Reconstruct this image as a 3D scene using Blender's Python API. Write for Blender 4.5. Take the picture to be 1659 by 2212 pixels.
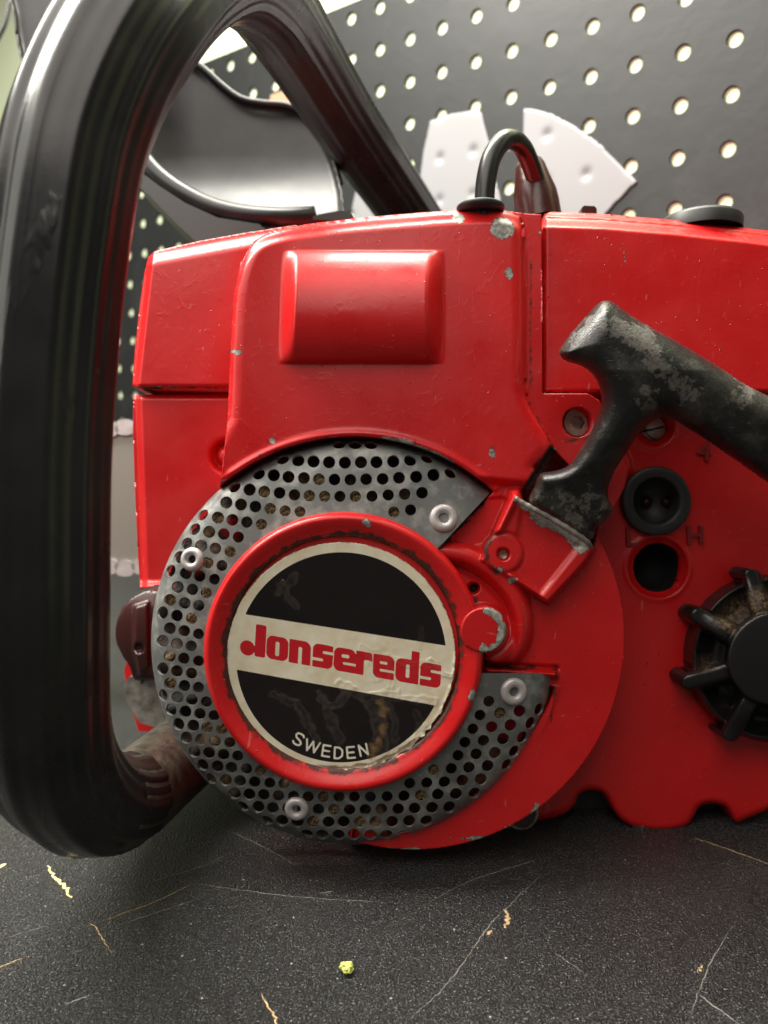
import bpy, bmesh, math, random
import numpy as np
from mathutils import Vector, Matrix
from mathutils.geometry import delaunay_2d_cdt
random.seed(4); rng = np.random.default_rng(4)
for o in list(bpy.data.objects): bpy.data.objects.remove(o)
scene = bpy.context.scene
COL = scene.collection

# ------------------------------------------------------------------ camera
F = 1758.0            # focal length in units of the photograph's 1659 px wide preview
CX, CY = 829.5, 1106.0
TH = 0.1589           # downward pitch
CAMH = 0.1615         # lens height above the bench
D0 = 260.0            # mm, distance of the starter face
cam_d = bpy.data.cameras.new('camera'); cam = bpy.data.objects.new('camera', cam_d); COL.objects.link(cam)
cam.location = (0, 0, CAMH); cam.rotation_euler = (math.pi/2 - TH, 0, 0)
cam_d.sensor_fit = 'AUTO'; cam_d.sensor_width = 36.0; cam_d.lens = F/2212*36
cam_d.clip_start = 0.01; cam_d.clip_end = 20
cam_d.dof.use_dof = True; cam_d.dof.focus_distance = 0.243; cam_d.dof.aperture_fstop = cam_d.lens/2.3
scene.camera = cam

# ------------------------------------------------------------------ light
world = bpy.data.worlds.new("World"); scene.world = world; world.use_nodes = True
bg = world.node_tree.nodes['Background']; bg.inputs[0].default_value = (1.0, 0.97, 0.9, 1); bg.inputs[1].default_value = 0.09
def area(name, loc, target, sx, sy, power, col=(1, 0.96, 0.88)):
    l = bpy.data.lights.new(name, 'AREA'); l.shape = 'RECTANGLE'; l.size = sx; l.size_y = sy; l.energy = power; l.color = col
    o = bpy.data.objects.new(name, l); COL.objects.link(o); o.location = loc
    d = Vector(target) - Vector(loc); o.rotation_euler = d.to_track_quat('-Z', 'Y').to_euler(); return o
area('shelf_light', (-0.08, 0.40, 0.70), (-0.06, 0.26, 0.0), 1.3, 0.20, 25.0, (1, 0.97, 0.88))
area('room_lamp', (-0.16, 0.0, 0.56), (0, 0.25, 0.16), 0.60, 0.44, 2.3, (1, 0.93, 0.86))
area('side_lamp', (-0.62, 0.12, 0.42), (0, 0.24, 0.12), 0.25, 0.45, 0.7, (1, 0.98, 0.88))
scene.view_settings.view_transform = 'Standard'; scene.view_settings.look = 'None'
scene.view_settings.exposure = 0.25; scene.view_settings.gamma = 1.0
scene.render.engine = 'CYCLES'

# ------------------------------------------------------------------ coordinates
cT, sT = math.cos(TH), math.sin(TH)
def loc(px, py, d):
    """point seen at preview pixel (px,py) at axial distance d mm, in the camera-aligned frame (mm)"""
    px = np.asarray(px, float); py = np.asarray(py, float); d = np.asarray(d, float) + 0*px
    return np.stack([(px-CX)/F*d, d, -(py-CY)/F*d], -1)
def to_world(p):
    p = np.asarray(p, float)
    return np.stack([p[..., 0], p[..., 1]*cT + p[..., 2]*sT, -p[..., 1]*sT + p[..., 2]*cT + CAMH*1000], -1)
def ray_bench(px, py, z=0.0):
    v = np.array([(px-CX)/F, 1.0, -(py-CY)/F]); w = np.array([v[0], cT + v[2]*sT, -sT + v[2]*cT])
    t = (z - CAMH*1000)/w[2]; return np.array([w[0]*t, w[1]*t, z])
PH = 0.7062
BO = np.array([-2.9, 576.5, 215.8 + CAMH*1000])            # one hole centre of the pegboard (world, mm)
BR = np.array([math.cos(PH), -math.sin(PH), 0]); BN = np.array([math.sin(PH), math.cos(PH), 0])   # right along the board, away from the room
def ray_board(px, py, off=0.0):
    v = np.array([(px-CX)/F, 1.0, -(py-CY)/F]); w = np.array([v[0], cT + v[2]*sT, -sT + v[2]*cT])
    c = np.array([0, 0, CAMH*1000.]); b = BO + BN*off
    t = ((b-c) @ BN)/(w @ BN); p = c + w*t - BO
    return float(p @ BR), float(p[2])                       # board coordinates in mm (u right, v up)

# ------------------------------------------------------------------ mesh helpers
CTR = {}
def empty(name, ctr_world, rot=(0, 0, 0), **props):
    o = bpy.data.objects.new(name, None); COL.objects.link(o); o.empty_display_size = 0.02
    o.location = Vector(ctr_world)/1000; o.rotation_euler = rot
    for k, v in props.items(): o[k] = v
    return o
def mk(name, V, Fc, mat, parent=None, smooth=True, attrs=None, ctr=None, autos=None, **props):
    """mesh object; vertices in mm in the frame of its thing (camera-aligned for the saw, world otherwise)"""
    V = np.asarray(V, float)
    c = V.mean(0) if ctr is None else np.asarray(ctr, float)
    me = bpy.data.meshes.new(name)
    if isinstance(Fc, np.ndarray):
        n, k = Fc.shape
        me.vertices.add(len(V)); me.vertices.foreach_set('co', ((V-c)/1000).ravel())
        me.loops.add(n*k); me.loops.foreach_set('vertex_index', Fc.ravel().astype(np.int32))
        me.polygons.add(n); me.polygons.foreach_set('loop_start', np.arange(0, n*k, k, dtype=np.int32)); me.polygons.foreach_set('loop_total', np.full(n, k, np.int32))
        me.update(calc_edges=True)
    else:
        me.from_pydata(((V-c)/1000).tolist(), [], Fc)
    me.validate()
    me.polygons.foreach_set('use_smooth', [smooth]*len(me.polygons))
    if attrs:
        for k, a in attrs.items():
            at = me.attributes.new(k, 'FLOAT', 'POINT'); at.data.foreach_set('value', np.asarray(a, np.float32))
    me.materials.append(mat)
    o = bpy.data.objects.new(name, me); COL.objects.link(o)
    pc = CTR.get(parent.name, np.zeros(3)) if parent else np.zeros(3)
    o.parent = parent; o.location = Vector((c-pc)/1000)
    CTR[o.name] = c
    if autos: 
        m = o.modifiers.new('edge', 'EDGE_SPLIT'); m.split_angle = math.radians(autos)
    for k, v in props.items(): o[k] = v
    return o
def sstep(x, a, b):
    t = np.clip((x-a)/(b-a), 0, 1); return t*t*(3-2*t)
def sd_circle(x, y, cx, cy, r): return np.hypot(x-cx, y-cy) - r
def sd_poly(x, y, P):
    P = np.asarray(P, float); d = np.full(x.shape, 1e18); s = np.ones(x.shape)
    n = len(P)
    for i in range(n):
        a = P[i]; b = P[i-1]; e = b-a; wx = x-a[0]; wy = y-a[1]
        t = np.clip((wx*e[0]+wy*e[1])/max(e@e, 1e-9), 0, 1)
        d = np.minimum(d, (wx-e[0]*t)**2 + (wy-e[1]*t)**2)
        c1 = y >= a[1]; c2 = y < b[1]; c3 = e[0]*wy > e[1]*wx
        al = c1 & c2 & c3; no = (~c1) & (~c2) & (~c3)
        s = np.where(al | no, -s, s)
    return s*np.sqrt(d)
def sd_line(x, y, P, r):
    d = np.full(x.shape, 1e18); P = np.asarray(P, float)
    for i in range(len(P)-1):
        a, b = P[i], P[i+1]; e = b-a; wx = x-a[0]; wy = y-a[1]
        t = np.clip((wx*e[0]+wy*e[1])/(e@e+1e-9), 0, 1); d = np.minimum(d, (wx-e[0]*t)**2 + (wy-e[1]*t)**2)
    return np.sqrt(d) - r
def sd_rbox(x, y, cx, cy, hw, hh, r=0.0):
    qx = np.abs(x-cx)-hw+r; qy = np.abs(y-cy)-hh+r
    return np.hypot(np.maximum(qx, 0), np.maximum(qy, 0)) + np.minimum(np.maximum(qx, qy), 0) - r
def smooth_poly(P, n=6):
    """Catmull-Rom through a closed outline"""
    P = np.asarray(P, float); out = []
    for i in range(len(P)):
        p0, p1, p2, p3 = P[i-1], P[i], P[(i+1) % len(P)], P[(i+2) % len(P)]
        for k in range(n):
            t = k/n; out.append(.5*((2*p1)+(-p0+p2)*t+(2*p0-5*p1+4*p2-p3)*t*t+(-p0+3*p1-3*p2+p3)*t**3))
    return np.array(out)
def spline(P, n=12):
    P = np.asarray(P, float); out = []
    Q = np.vstack([2*P[0]-P[1], P, 2*P[-1]-P[-2]])
    for i in range(1, len(Q)-2):
        p0, p1, p2, p3 = Q[i-1], Q[i], Q[i+1], Q[i+2]
        for k in range(n):
            t = k/n; out.append(.5*((2*p1)+(-p0+p2)*t+(2*p0-5*p1+4*p2-p3)*t*t+(-p0+3*p1-3*p2+p3)*t**3))
    out.append(P[-1]); return np.array(out)
def noise2(x, y, sc, seed=0):
    """cheap value noise, about -1..1"""
    r = np.random.default_rng(seed); T = r.uniform(-1, 1, (64, 64)); x = x/sc; y = y/sc
    xi = np.floor(x).astype(int); yi = np.floor(y).astype(int); fx = x-xi; fy = y-yi
    fx = fx*fx*(3-2*fx); fy = fy*fy*(3-2*fy); g = lambda a, b: T[a % 64, b % 64]
    return (g(xi, yi)*(1-fx)+g(xi+1, yi)*fx)*(1-fy) + (g(xi, yi+1)*(1-fx)+g(xi+1, yi+1)*fx)*fy
def field(name, sdf, depth, box, step, mat, parent, attrs=None, back=None, closed_back=None, local=loc, **props):
    """relief casting: grid over the outline sdf<0 (preview px), front surface at depth(x,y), skirt to `back` mm"""
    x0, y0, x1, y1 = box
    gx, gy = np.meshgrid(np.arange(x0, x1+step, step, float), np.arange(y0, y1+step, step, float))
    s = sdf(gx, gy); e = .5
    dx = (sdf(gx+e, gy)-sdf(gx-e, gy)); dy = (sdf(gx, gy+e)-sdf(gx, gy-e)); gl = np.hypot(dx, dy)+1e-9
    near = (s > -0.45*step)
    keepv = s < 0.72*step
    px = np.where(near, gx-dx/gl*s, gx); py = np.where(near, gy-dy/gl*s, gy)
    H, W = gx.shape
    q = keepv[:-1, :-1] & keepv[1:, :-1] & keepv[:-1, 1:] & keepv[1:, 1:]
    cs = .25*(s[:-1, :-1]+s[1:, :-1]+s[:-1, 1:]+s[1:, 1:]); q &= cs < 0.25*step
    idx = np.arange(H*W).reshape(H, W)
    f = np.stack([idx[:-1, :-1][q], idx[1:, :-1][q], idx[1:, 1:][q], idx[:-1, 1:][q]], -1)
    used = np.unique(f); rm = np.full(H*W, -1); rm[used] = np.arange(len(used)); f = rm[f]
    X = px.ravel()[used]; Y = py.ravel()[used]
    V = local(X, Y, depth(X, Y)); A = {k: fn(X, Y) for k, fn in (attrs or {}).items()}
    if back is not None:
        E = np.concatenate([f[:, [0, 1]], f[:, [1, 2]], f[:, [2, 3]], f[:, [3, 0]]]); N = len(X)
        key = np.minimum(E[:, 0], E[:, 1])*N + np.maximum(E[:, 0], E[:, 1])
        _, first, cnt = np.unique(key, return_index=True, return_counts=True); B = E[first[cnt == 1]]
        bv = np.unique(B); bm = np.full(N, -1); bm[bv] = N + np.arange(len(bv))
        bd = back(X[bv], Y[bv]) if callable(back) else np.full(len(bv), float(back))
        Vb = V[bv].copy(); Vb[:, 1] = bd                       # straight back, not along the view rays
        V = np.vstack([V, Vb]); 
        f2 = np.stack([B[:, 1], B[:, 0], bm[B[:, 0]], bm[B[:, 1]]], -1); f = np.vstack([f, f2])
        A = {k: np.concatenate([a, a[bv]]) for k, a in A.items()}
    return mk(name, V, f, mat, parent, attrs=A, **props)
def inflate(name, P, dmid, half, R, step, mat, parent, power=2.0, attrs=None, **props):
    """closed solid: outline P, thickness profile rounded over R px, half thickness `half` mm about dmid(x,y)"""
    x0, y0 = P.min(0)-step*2; x1, y1 = P.max(0)+step*2
    gx, gy = np.meshgrid(np.arange(x0, x1, step), np.arange(y0, y1, step))
    sdf = lambda x, y: sd_poly(x, y, P)
    s = sdf(gx, gy); e = .5; dx = sdf(gx+e, gy)-sdf(gx-e, gy); dy = sdf(gx, gy+e)-sdf(gx, gy-e); gl = np.hypot(dx, dy)+1e-9
    near = s > -0.45*step; keepv = s < .72*step
    px = np.where(near, gx-dx/gl*s, gx); py = np.where(near, gy-dy/gl*s, gy)
    q = keepv[:-1, :-1] & keepv[1:, :-1] & keepv[:-1, 1:] & keepv[1:, 1:]
    q &= .25*(s[:-1, :-1]+s[1:, :-1]+s[:-1, 1:]+s[1:, 1:]) < .25*step
    H, W = gx.shape; idx = np.arange(H*W).reshape(H, W)
    f = np.stack([idx[:-1, :-1][q], idx[1:, :-1][q], idx[1:, 1:][q], idx[:-1, 1:][q]], -1)
    used = np.unique(f); rm = np.full(H*W, -1); rm[used] = np.arange(len(used)); f = rm[f]
    X = px.ravel()[used]; Y = py.ravel()[used]; S = np.clip(-np.where(near, 0, s).ravel()[used], 0, None)
    hR = R(X, Y) if callable(R) else R; hh = half(X, Y) if callable(half) else half
    t = np.clip(S/hR, 0, 1); h = hh*(1-(1-t)**power)**(1/power); D = dmid(X, Y)
    V = np.vstack([loc(X, Y, D-h), loc(X, Y, D+h+.01)]); N = len(X)
    A = {k: np.tile(fn(X, Y), 2) for k, fn in (attrs or {}).items()}
    E = np.concatenate([f[:, [0, 1]], f[:, [1, 2]], f[:, [2, 3]], f[:, [3, 0]]])
    key = np.minimum(E[:, 0], E[:, 1])*N + np.maximum(E[:, 0], E[:, 1])
    _, first, cnt = np.unique(key, return_index=True, return_counts=True); B = E[first[cnt == 1]]
    f2 = np.stack([B[:, 1], B[:, 0], B[:, 0]+N, B[:, 1]+N], -1)
    return mk(name, V, np.vstack([f, f[:, ::-1]+N, f2]), mat, parent, attrs=A, **props)
def tube(name, C, R, mat, parent, seg=20, prof=None, caps=True, up=(0, 1, 0), **props):
    """sweep along C (mm) with radius R (scalar or list) and optional profile factor prof(angle)"""
    C = np.asarray(C, float); n = len(C); R = np.full(n, R) if np.isscalar(R) else np.asarray(R)
    T = np.gradient(C, axis=0); T /= np.linalg.norm(T, axis=1)[:, None]
    nrm = np.cross(T[0], up); nrm /= np.linalg.norm(nrm); V = []
    for i in range(n):
        nrm = nrm - T[i]*(nrm@T[i]); nrm /= np.linalg.norm(nrm); b = np.cross(T[i], nrm)
        for k in range(seg):
            a = 2*math.pi*k/seg; r = R[i]*(prof(a) if prof else 1); V.append(C[i]+r*(nrm*math.cos(a)+b*math.sin(a)))
    Fc = [(i*seg+k, i*seg+(k+1) % seg, (i+1)*seg+(k+1) % seg, (i+1)*seg+k) for i in range(n-1) for k in range(seg)]
    if caps:
        Fc.append(tuple(range(seg))[::-1]); Fc.append(tuple(range((n-1)*seg, n*seg)))
    return mk(name, V, Fc, mat, parent, **props)
def lathe(name, c, prof, mat, parent, seg=48, axis=(0, -1, 0), squash=1.0, **props):
    """profile [(r, h)] mm turned about `axis` (default: towards the viewer) through c (mm)"""
    c = np.asarray(c, float); ax = np.asarray(axis, float); ax /= np.linalg.norm(ax)
    t = np.array([1., 0, 0]) if abs(ax[0]) < .9 else np.array([0, 0, 1.])
    u = np.cross(t, ax); u /= np.linalg.norm(u); v = np.cross(ax, u); V = []; Fc = []
    for r, h in prof:
        for k in range(seg):
            a = 2*math.pi*k/seg; V.append(c+ax*h+(u*math.cos(a)+v*math.sin(a)*squash)*max(r, 1e-3))
    for i in range(len(prof)-1):
        for k in range(seg): Fc.append((i*seg+k, i*seg+(k+1) % seg, (i+1)*seg+(k+1) % seg, (i+1)*seg+k))
    return mk(name, V, Fc, mat, parent, **props)
def prism(P3, thick, n):
    """solid from a planar 3-D polygon P3 (mm) thickened along n"""
    P3 = np.asarray(P3, float); n = np.asarray(n, float); k = len(P3)
    V = np.vstack([P3, P3+n*thick]); Fc = [tuple(range(k)), tuple(range(2*k-1, k-1, -1))]
    Fc += [(i, i+k, (i+1) % k+k, (i+1) % k) for i in range(k)]; return V, Fc

# ------------------------------------------------------------------ materials
class M:
    def __init__(s, name, color=(.5, .5, .5), rough=.5, metal=0., spec=.5, coat=0., coatr=.1):
        s.m = bpy.data.materials.new(name); s.m.use_nodes = True; s.t = s.m.node_tree; s.b = s.t.nodes['Principled BSDF']
        i = s.b.inputs; i['Base Color'].default_value = (*color, 1); i['Roughness'].default_value = rough; i['Metallic'].default_value = metal
        i['Specular IOR Level'].default_value = spec; i['Coat Weight'].default_value = coat; i['Coat Roughness'].default_value = coatr
        s.tc = s.t.nodes.new('ShaderNodeTexCoord'); s.h = None
    def n(s, k, **kw):
        x = s.t.nodes.new(k)
        for a, b in kw.items(): setattr(x, a, b)
        return x
    def l(s, a, b): s.t.links.new(a, b)
    def co(s, scale=(1, 1, 1), off=(0, 0, 0)):
        m = s.n('ShaderNodeMapping'); m.inputs['Scale'].default_value = scale; m.inputs['Location'].default_value = off; s.l(s.tc.outputs['Object'], m.inputs[0]); return m.outputs[0]
    def noise(s, sc, det=4, rough=.55, co=None, dist=0):
        x = s.n('ShaderNodeTexNoise'); x.inputs['Scale'].default_value = sc; x.inputs['Detail'].default_value = det; x.inputs['Roughness'].default_value = rough; x.inputs['Distortion'].default_value = dist
        s.l(co if co else s.tc.outputs['Object'], x.inputs['Vector']); return x.outputs['Fac']
    def voro(s, sc, feature='F1', rnd=1., co=None):
        x = s.n('ShaderNodeTexVoronoi'); x.feature = feature; x.inputs['Scale'].default_value = sc; x.inputs['Randomness'].default_value = rnd
        s.l(co if co else s.tc.outputs['Object'], x.inputs['Vector']); return x.outputs['Distance']
    def ramp(s, v, stops):
        r = s.n('ShaderNodeValToRGB'); cr = r.color_ramp
        while len(cr.elements) < len(stops): cr.elements.new(.5)
        for e, (p, c) in zip(cr.elements, stops): e.position = p; e.color = (c, c, c, 1) if np.isscalar(c) else (*c, 1)
        s.l(v, r.inputs[0]); return r.outputs[0]
    def math(s, op, a, b=None, c=None):
        x = s.n('ShaderNodeMath', operation=op)
        for k, v in enumerate((a, b, c)):
            if v is None: continue
            if hasattr(v, 'links'): s.l(v, x.inputs[k])
            else: x.inputs[k].default_value = v
        return x.outputs[0]
    def mix(s, f, a, b):
        x = s.n('ShaderNodeMix', data_type='RGBA')
        for sock, v in ((x.inputs[0], f), (x.inputs[6], a), (x.inputs[7], b)):
            if hasattr(v, 'links'): s.l(v, sock)
            else: sock.default_value = v if np.isscalar(v) else (*v, 1)
        return x.outputs[2]
    def attr(s, name):
        a = s.n('ShaderNodeAttribute'); a.attribute_name = name; return a.outputs['Fac']
    def bump(s, h, strength=.3, dist=.0003):
        b = s.n('ShaderNodeBump'); b.inputs['Strength'].default_value = strength; b.inputs['Distance'].default_value = dist; s.l(h, b.inputs['Height'])
        if s.h: s.l(s.h, b.inputs['Normal'])
        s.h = b.outputs[0]; s.l(s.h, s.b.inputs['Normal']); s.l(s.h, s.b.inputs['Coat Normal']); return s
    def set(s, k, v): s.l(v, s.b.inputs[k]); return s

RED = (0.60, 0.008, 0.009)
def red_paint(name, wear=True, rough=.3, specks=True):
    m = M(name, RED, rough, 0, .42, .2, .16)
    hue = m.ramp(m.noise(28, 3), [(.3, (0.55, 0.0065, 0.008)), (.7, (0.66, 0.010, 0.011))])
    dust = m.ramp(m.noise(900, 2), [(.735, 0.), (.76, 1.)])
    col = m.mix(m.math('MULTIPLY', dust, .35), hue, (0.75, 0.42, 0.3))
    hl = m.ramp(m.noise(130, 2, .5, m.co((6, 1, 1), (1, 3, 2)), .8), [(.735, 0.), (.745, 1.)]); hl2 = m.ramp(m.noise(120, 2, .5, m.co((1.5, 1, 7), (4, 1, 7)), .8), [(.735, 0.), (.745, 1.)])
    col = m.mix(m.math('MULTIPLY', m.math('MAXIMUM', hl, hl2), .30), col, (.62, .30, .24))
    film = m.ramp(m.noise(22, 6, .7), [(.45, 0.), (.8, 1.)]); col = m.mix(m.math('MULTIPLY', film, .05), col, (.40, .12, .08))
    r = m.math('ADD', m.ramp(m.noise(60, 4), [(.3, rough*.8), (.75, rough*1.5)]), m.math('MULTIPLY', film, .18))
    if wear:
        w = m.math('ADD', m.attr('wear'), m.math('MULTIPLY', m.math('SUBTRACT', m.noise(1100, 3), .5), 14.))
        wm = m.ramp(w, [(.0, 1.), (.04, 0.)])                      # wear is a signed distance in px, negative = bare metal
        em = m.math('MULTIPLY', m.ramp(m.math('SUBTRACT', w, 1.2), [(.0, 1.), (.04, 0.)]), m.math('SUBTRACT', 1., wm))
        g = m.ramp(m.noise(700, 4), [(.35, (0.20, 0.195, 0.17)), (.65, (0.50, 0.49, 0.44))])
        col = m.mix(em, col, (0.12, 0.02, 0.015)); col = m.mix(wm, col, g)
        m.set('Metallic', m.math('MULTIPLY', wm, .35))
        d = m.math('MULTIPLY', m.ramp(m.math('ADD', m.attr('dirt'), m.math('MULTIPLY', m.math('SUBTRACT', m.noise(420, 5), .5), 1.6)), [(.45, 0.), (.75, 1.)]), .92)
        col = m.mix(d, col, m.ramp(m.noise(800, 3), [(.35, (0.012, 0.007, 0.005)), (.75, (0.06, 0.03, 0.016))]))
        r = m.math('MAXIMUM', r, m.math('MULTIPLY', m.math('MAXIMUM', wm, d), .62))
    m.set('Base Color', col); m.set('Roughness', r)
    m.bump(m.noise(140, 3), .10, .0006)
    if specks:
        sp = m.ramp(m.voro(300), [(.0, 1.), (.09, 0.)]); sp = m.math('MULTIPLY', sp, m.ramp(m.noise(60, 2), [(.46, 0.), (.56, 1.)]))
        m.bump(sp, 1., .0005)
        m.bump(m.ramp(m.noise(220, 3, dist=1.5), [(.55, 0.), (.7, 1.)]), .10, .0003)
    if wear: m.bump(wm, .5, -.0003)
    return m.m
red = red_paint('red_paint_worn'); red_plain = red_paint('red_paint_satin', wear=False, specks=False, rough=.36)

def black_plastic(name, base=.012, rough=.3, bumpy=.15, sc=120, dusty=0.25, coat=0.):
    m = M(name, (base, base, base*.95), rough, 0, .5, coat)
    d = m.ramp(m.noise(35, 5, .65), [(.45, 0.), (.8, 1.)])
    m.set('Base Color', m.mix(m.math('MULTIPLY', d, dusty), (base, base, base), (.11, .10, .085)))
    m.set('Roughness', m.ramp(m.noise(25, 5), [(.3, rough*.75), (.75, min(.95, rough*1.5))]))
    m.bump(m.noise(sc, 4), bumpy, .0006); return m
handle_mat = black_plastic('black_rubber_coating', .009, .26, .14, 90, .12)
sp = handle_mat.ramp(handle_mat.voro(110), [(.0, 1.), (.09, 0.)]); handle_mat.bump(handle_mat.ramp(handle_mat.noise(55, 3, co=handle_mat.co((1, 1, .25)), dist=2.), [(.66, 0.), (.72, 1.)]), .25, .0006); handle_mat.bump(handle_mat.math('MULTIPLY', sp, handle_mat.ramp(handle_mat.noise(30, 2), [(.5, 0.), (.6, 1.)])), .7, .0008)
grip_mat = M('worn_black_grip_rubber', (.02, .02, .02), .5)
_g = grip_mat; dst = _g.ramp(_g.noise(55, 6, .62), [(.50, 0.), (.60, 1.)]); fine = _g.ramp(_g.noise(900, 3), [(.3, .0), (.7, 1.)])
_dm = _g.ramp(_g.math('ADD', _g.attr('dust'), _g.math('MULTIPLY', _g.math('SUBTRACT', _g.noise(520, 7, .72), .5), 3.0)), [(.42, 0.), (.66, 1.)])
_w = _g.math('MULTIPLY', _g.math('ADD', _g.math('MULTIPLY', dst, .18), _g.math('MULTIPLY', _dm, .48)), _g.math('ADD', .45, _g.math('MULTIPLY', fine, .55)))
_sc = _g.math('MULTIPLY', _g.ramp(_g.noise(190, 3, .6, _g.co((1, 1, 6), (5, 2, 0)), 1.2), [(.66, 0.), (.70, 1.)]), .5)
_w = _g.math('MAXIMUM', _w, _g.math('MULTIPLY', _sc, fine))
_g.set('Base Color', _g.mix(_w, (.014, .014, .013), (.22, .20, .165))); _g.set('Roughness', _g.ramp(_w, [(0, .32), (.5, .75)]))
_g.bump(_g.noise(1300, 3), .35, .0003).bump(_g.noise(240, 5, .7, dist=1.0), .45, .0006)
scr = _g.ramp(_g.noise(160, 2, co=_g.co((1, 1, 7))), [(.70, 0.), (.73, 1.)]); _g.bump(scr, .35, .0004)
grip = _g.m
knob_mat = black_plastic('black_knob_plastic', .012, .26, .12, 200, .1); knob_mat = knob_mat
km = M('dusty_black_plastic', (.012,)*3, .3); dd = km.math('MULTIPLY', km.attr('dust'), km.ramp(km.noise(900, 4), [(.35, .0), (.62, 1.)]))
km.set('Base Color', km.mix(dd, (.011, .010, .010), km.ramp(km.noise(700, 3), [(.35, (.05, .03, .018)), (.65, (.26, .17, .09))]))); km.set('Roughness', km.math('ADD', .26, km.math('MULTIPLY', dd, .6))); km.bump(km.noise(150, 3), .08, .0005).bump(dd, .5, .0004)
guard_mat = black_plastic('glossy_black_guard_plastic', .010, .33, .18, 45, .18)
gm = M('grey_perforated_steel', (.2, .21, .2), .42, .35)
gm.set('Base Color', gm.mix(gm.ramp(gm.noise(130, 5, .6), [(.48, 0.), (.62, 1.)]), gm.ramp(gm.noise(60, 4), [(.3, (.125, .13, .125)), (.7, (.19, .195, .185))]), (.30, .30, .28)))
gm.set('Roughness', gm.ramp(gm.noise(200, 4), [(.3, .34), (.7, .56)])); gm.bump(gm.noise(500, 4), .12, .0003)
alu = M('dull_aluminium', (.55, .51, .50), .38, .4); alu.set('Roughness', alu.ramp(alu.noise(300, 4), [(.3, .3), (.7, .6)])); alu.bump(alu.noise(420, 4), .25, .0004)
steel = M('dirty_steel', (.3, .28, .25), .4, .4); steel.set('Base Color', steel.ramp(steel.noise(200, 5), [(.3, (.12, .11, .09)), (.7, (.42, .40, .36))])); steel.bump(steel.noise(300, 4), .3, .0004)
boltm = M('bolt_steel', (.3, .26, .22), .35, .3); boltm.set('Base Color', boltm.ramp(boltm.noise(260, 4), [(.3, (.34, .25, .19)), (.7, (.62, .54, .46))])); boltm.bump(boltm.noise(300, 3), .15, .0003)
barm = M('satin_bar_steel', (.33, .31, .27), .45, .6); barm.bump(barm.noise(60, 3), .1, .0004)
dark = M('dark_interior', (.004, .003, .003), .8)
duct = M('sawdust_on_fan', (.02, .01, .01), .8)
_c = duct.ramp(duct.noise(75, 4, .6), [(.47, (.006, .004, .004)), (.56, (.05, .028, .015)), (.68, (.25, .16, .075))])
_rr = duct.ramp(duct.noise(38, 1, .5, duct.co(off=(.4, .1, .2))), [(.665, 0.), (.69, 1.)])
duct.set('Base Color', duct.mix(_rr, _c, (.40, .01, .02))); duct.bump(duct.noise(900, 4), .7, .0008)
wooddust = M('sawdust', (.35, .24, .12), .9); wooddust.set('Base Color', wooddust.ramp(wooddust.noise(1200, 4), [(.35, (.10, .06, .03)), (.65, (.55, .40, .21))])); wooddust.bump(wooddust.noise(1500, 3), .9, .0008)
plug_mat = M('matte_black_rubber', (.022, .023, .022), .45); plug_mat.bump(plug_mat.noise(200, 3), .08, .0004)
boot_mat = M('red_reflection_boot_rubber', (.045, .012, .010), .26); boot_mat.bump(boot_mat.noise(160, 4), .35, .0008)  # black rubber with the saw's red reflection painted into its base colour

# ================================================================== THE SAW
BASE = loc(900, 1836, 300.)
saw = empty('chainsaw', to_world(BASE), (-TH, 0, 0), label='old red chainsaw with worn paint, grey perforated starter grille and round black and cream badge', category='chainsaw')
CTR['chainsaw'] = BASE

# ---- starter housing (one red casting)
CF, RF = (893., 1380.), 455.
CGo = (765., 1386.)
PM = smooth_poly([(470, 1040), (492, 900), (498, 760), (505, 640), (519, 570), (546, 522), (585, 499), (665, 484), (770, 471), (900, 460), (1000, 453), (1075, 452), (1112, 460), (1129, 486), (1133, 560), (1134, 700), (1135, 830), (1148, 880), (1192, 962), (1158, 1010), (1131, 1058)], 4)
PALL = [(470, 1100), (492, 900), (498, 760), (505, 640), (519, 570), (546, 522), (585, 499), (665, 484), (770, 471), (900, 460), (1000, 453), (1075, 452), (1112, 458), (1140, 462), (1170, 463), (1171.5, 850), (1270, 850), (1296, 866), (1308, 900), (1312, 940), (1345, 975), (1357, 1015), (1350, 1050), (1335, 1080), (1300, 1140), (1000, 1500), (760, 1388)]
PROPE = [(1108, 1066), (1283, 1184), (1262, 1215), (1183, 1300), (1130, 1262), (1040, 1210), (1062, 1175)]
SNAIL = spline([(950, 1192), (1010, 1202), (1068, 1238), (1110, 1286), (1126, 1345), (1112, 1398), (1066, 1428)], 8)
def house_sdf(x, y):
    a = sd_poly(x, y, PALL); b = sd_circle(x, y, CF[0], CF[1], RF); c = sd_circle(x, y, CGo[0], CGo[1], 424)
    s = np.minimum(np.minimum(a, b), c)
    s = np.maximum(s, -sd_poly(x, y, [(1172, 440), (1500, 440), (1500, 850), (1172, 850)]))
    s = np.maximum(s, -sd_circle(x, y, 1248, 912, 33))                  # bolt hole
    s = np.maximum(s, -sd_line(x, y, [(1128, 1752), (1142, 1768), (1128, 1800)], 17) if False else s)
    return s
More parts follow.
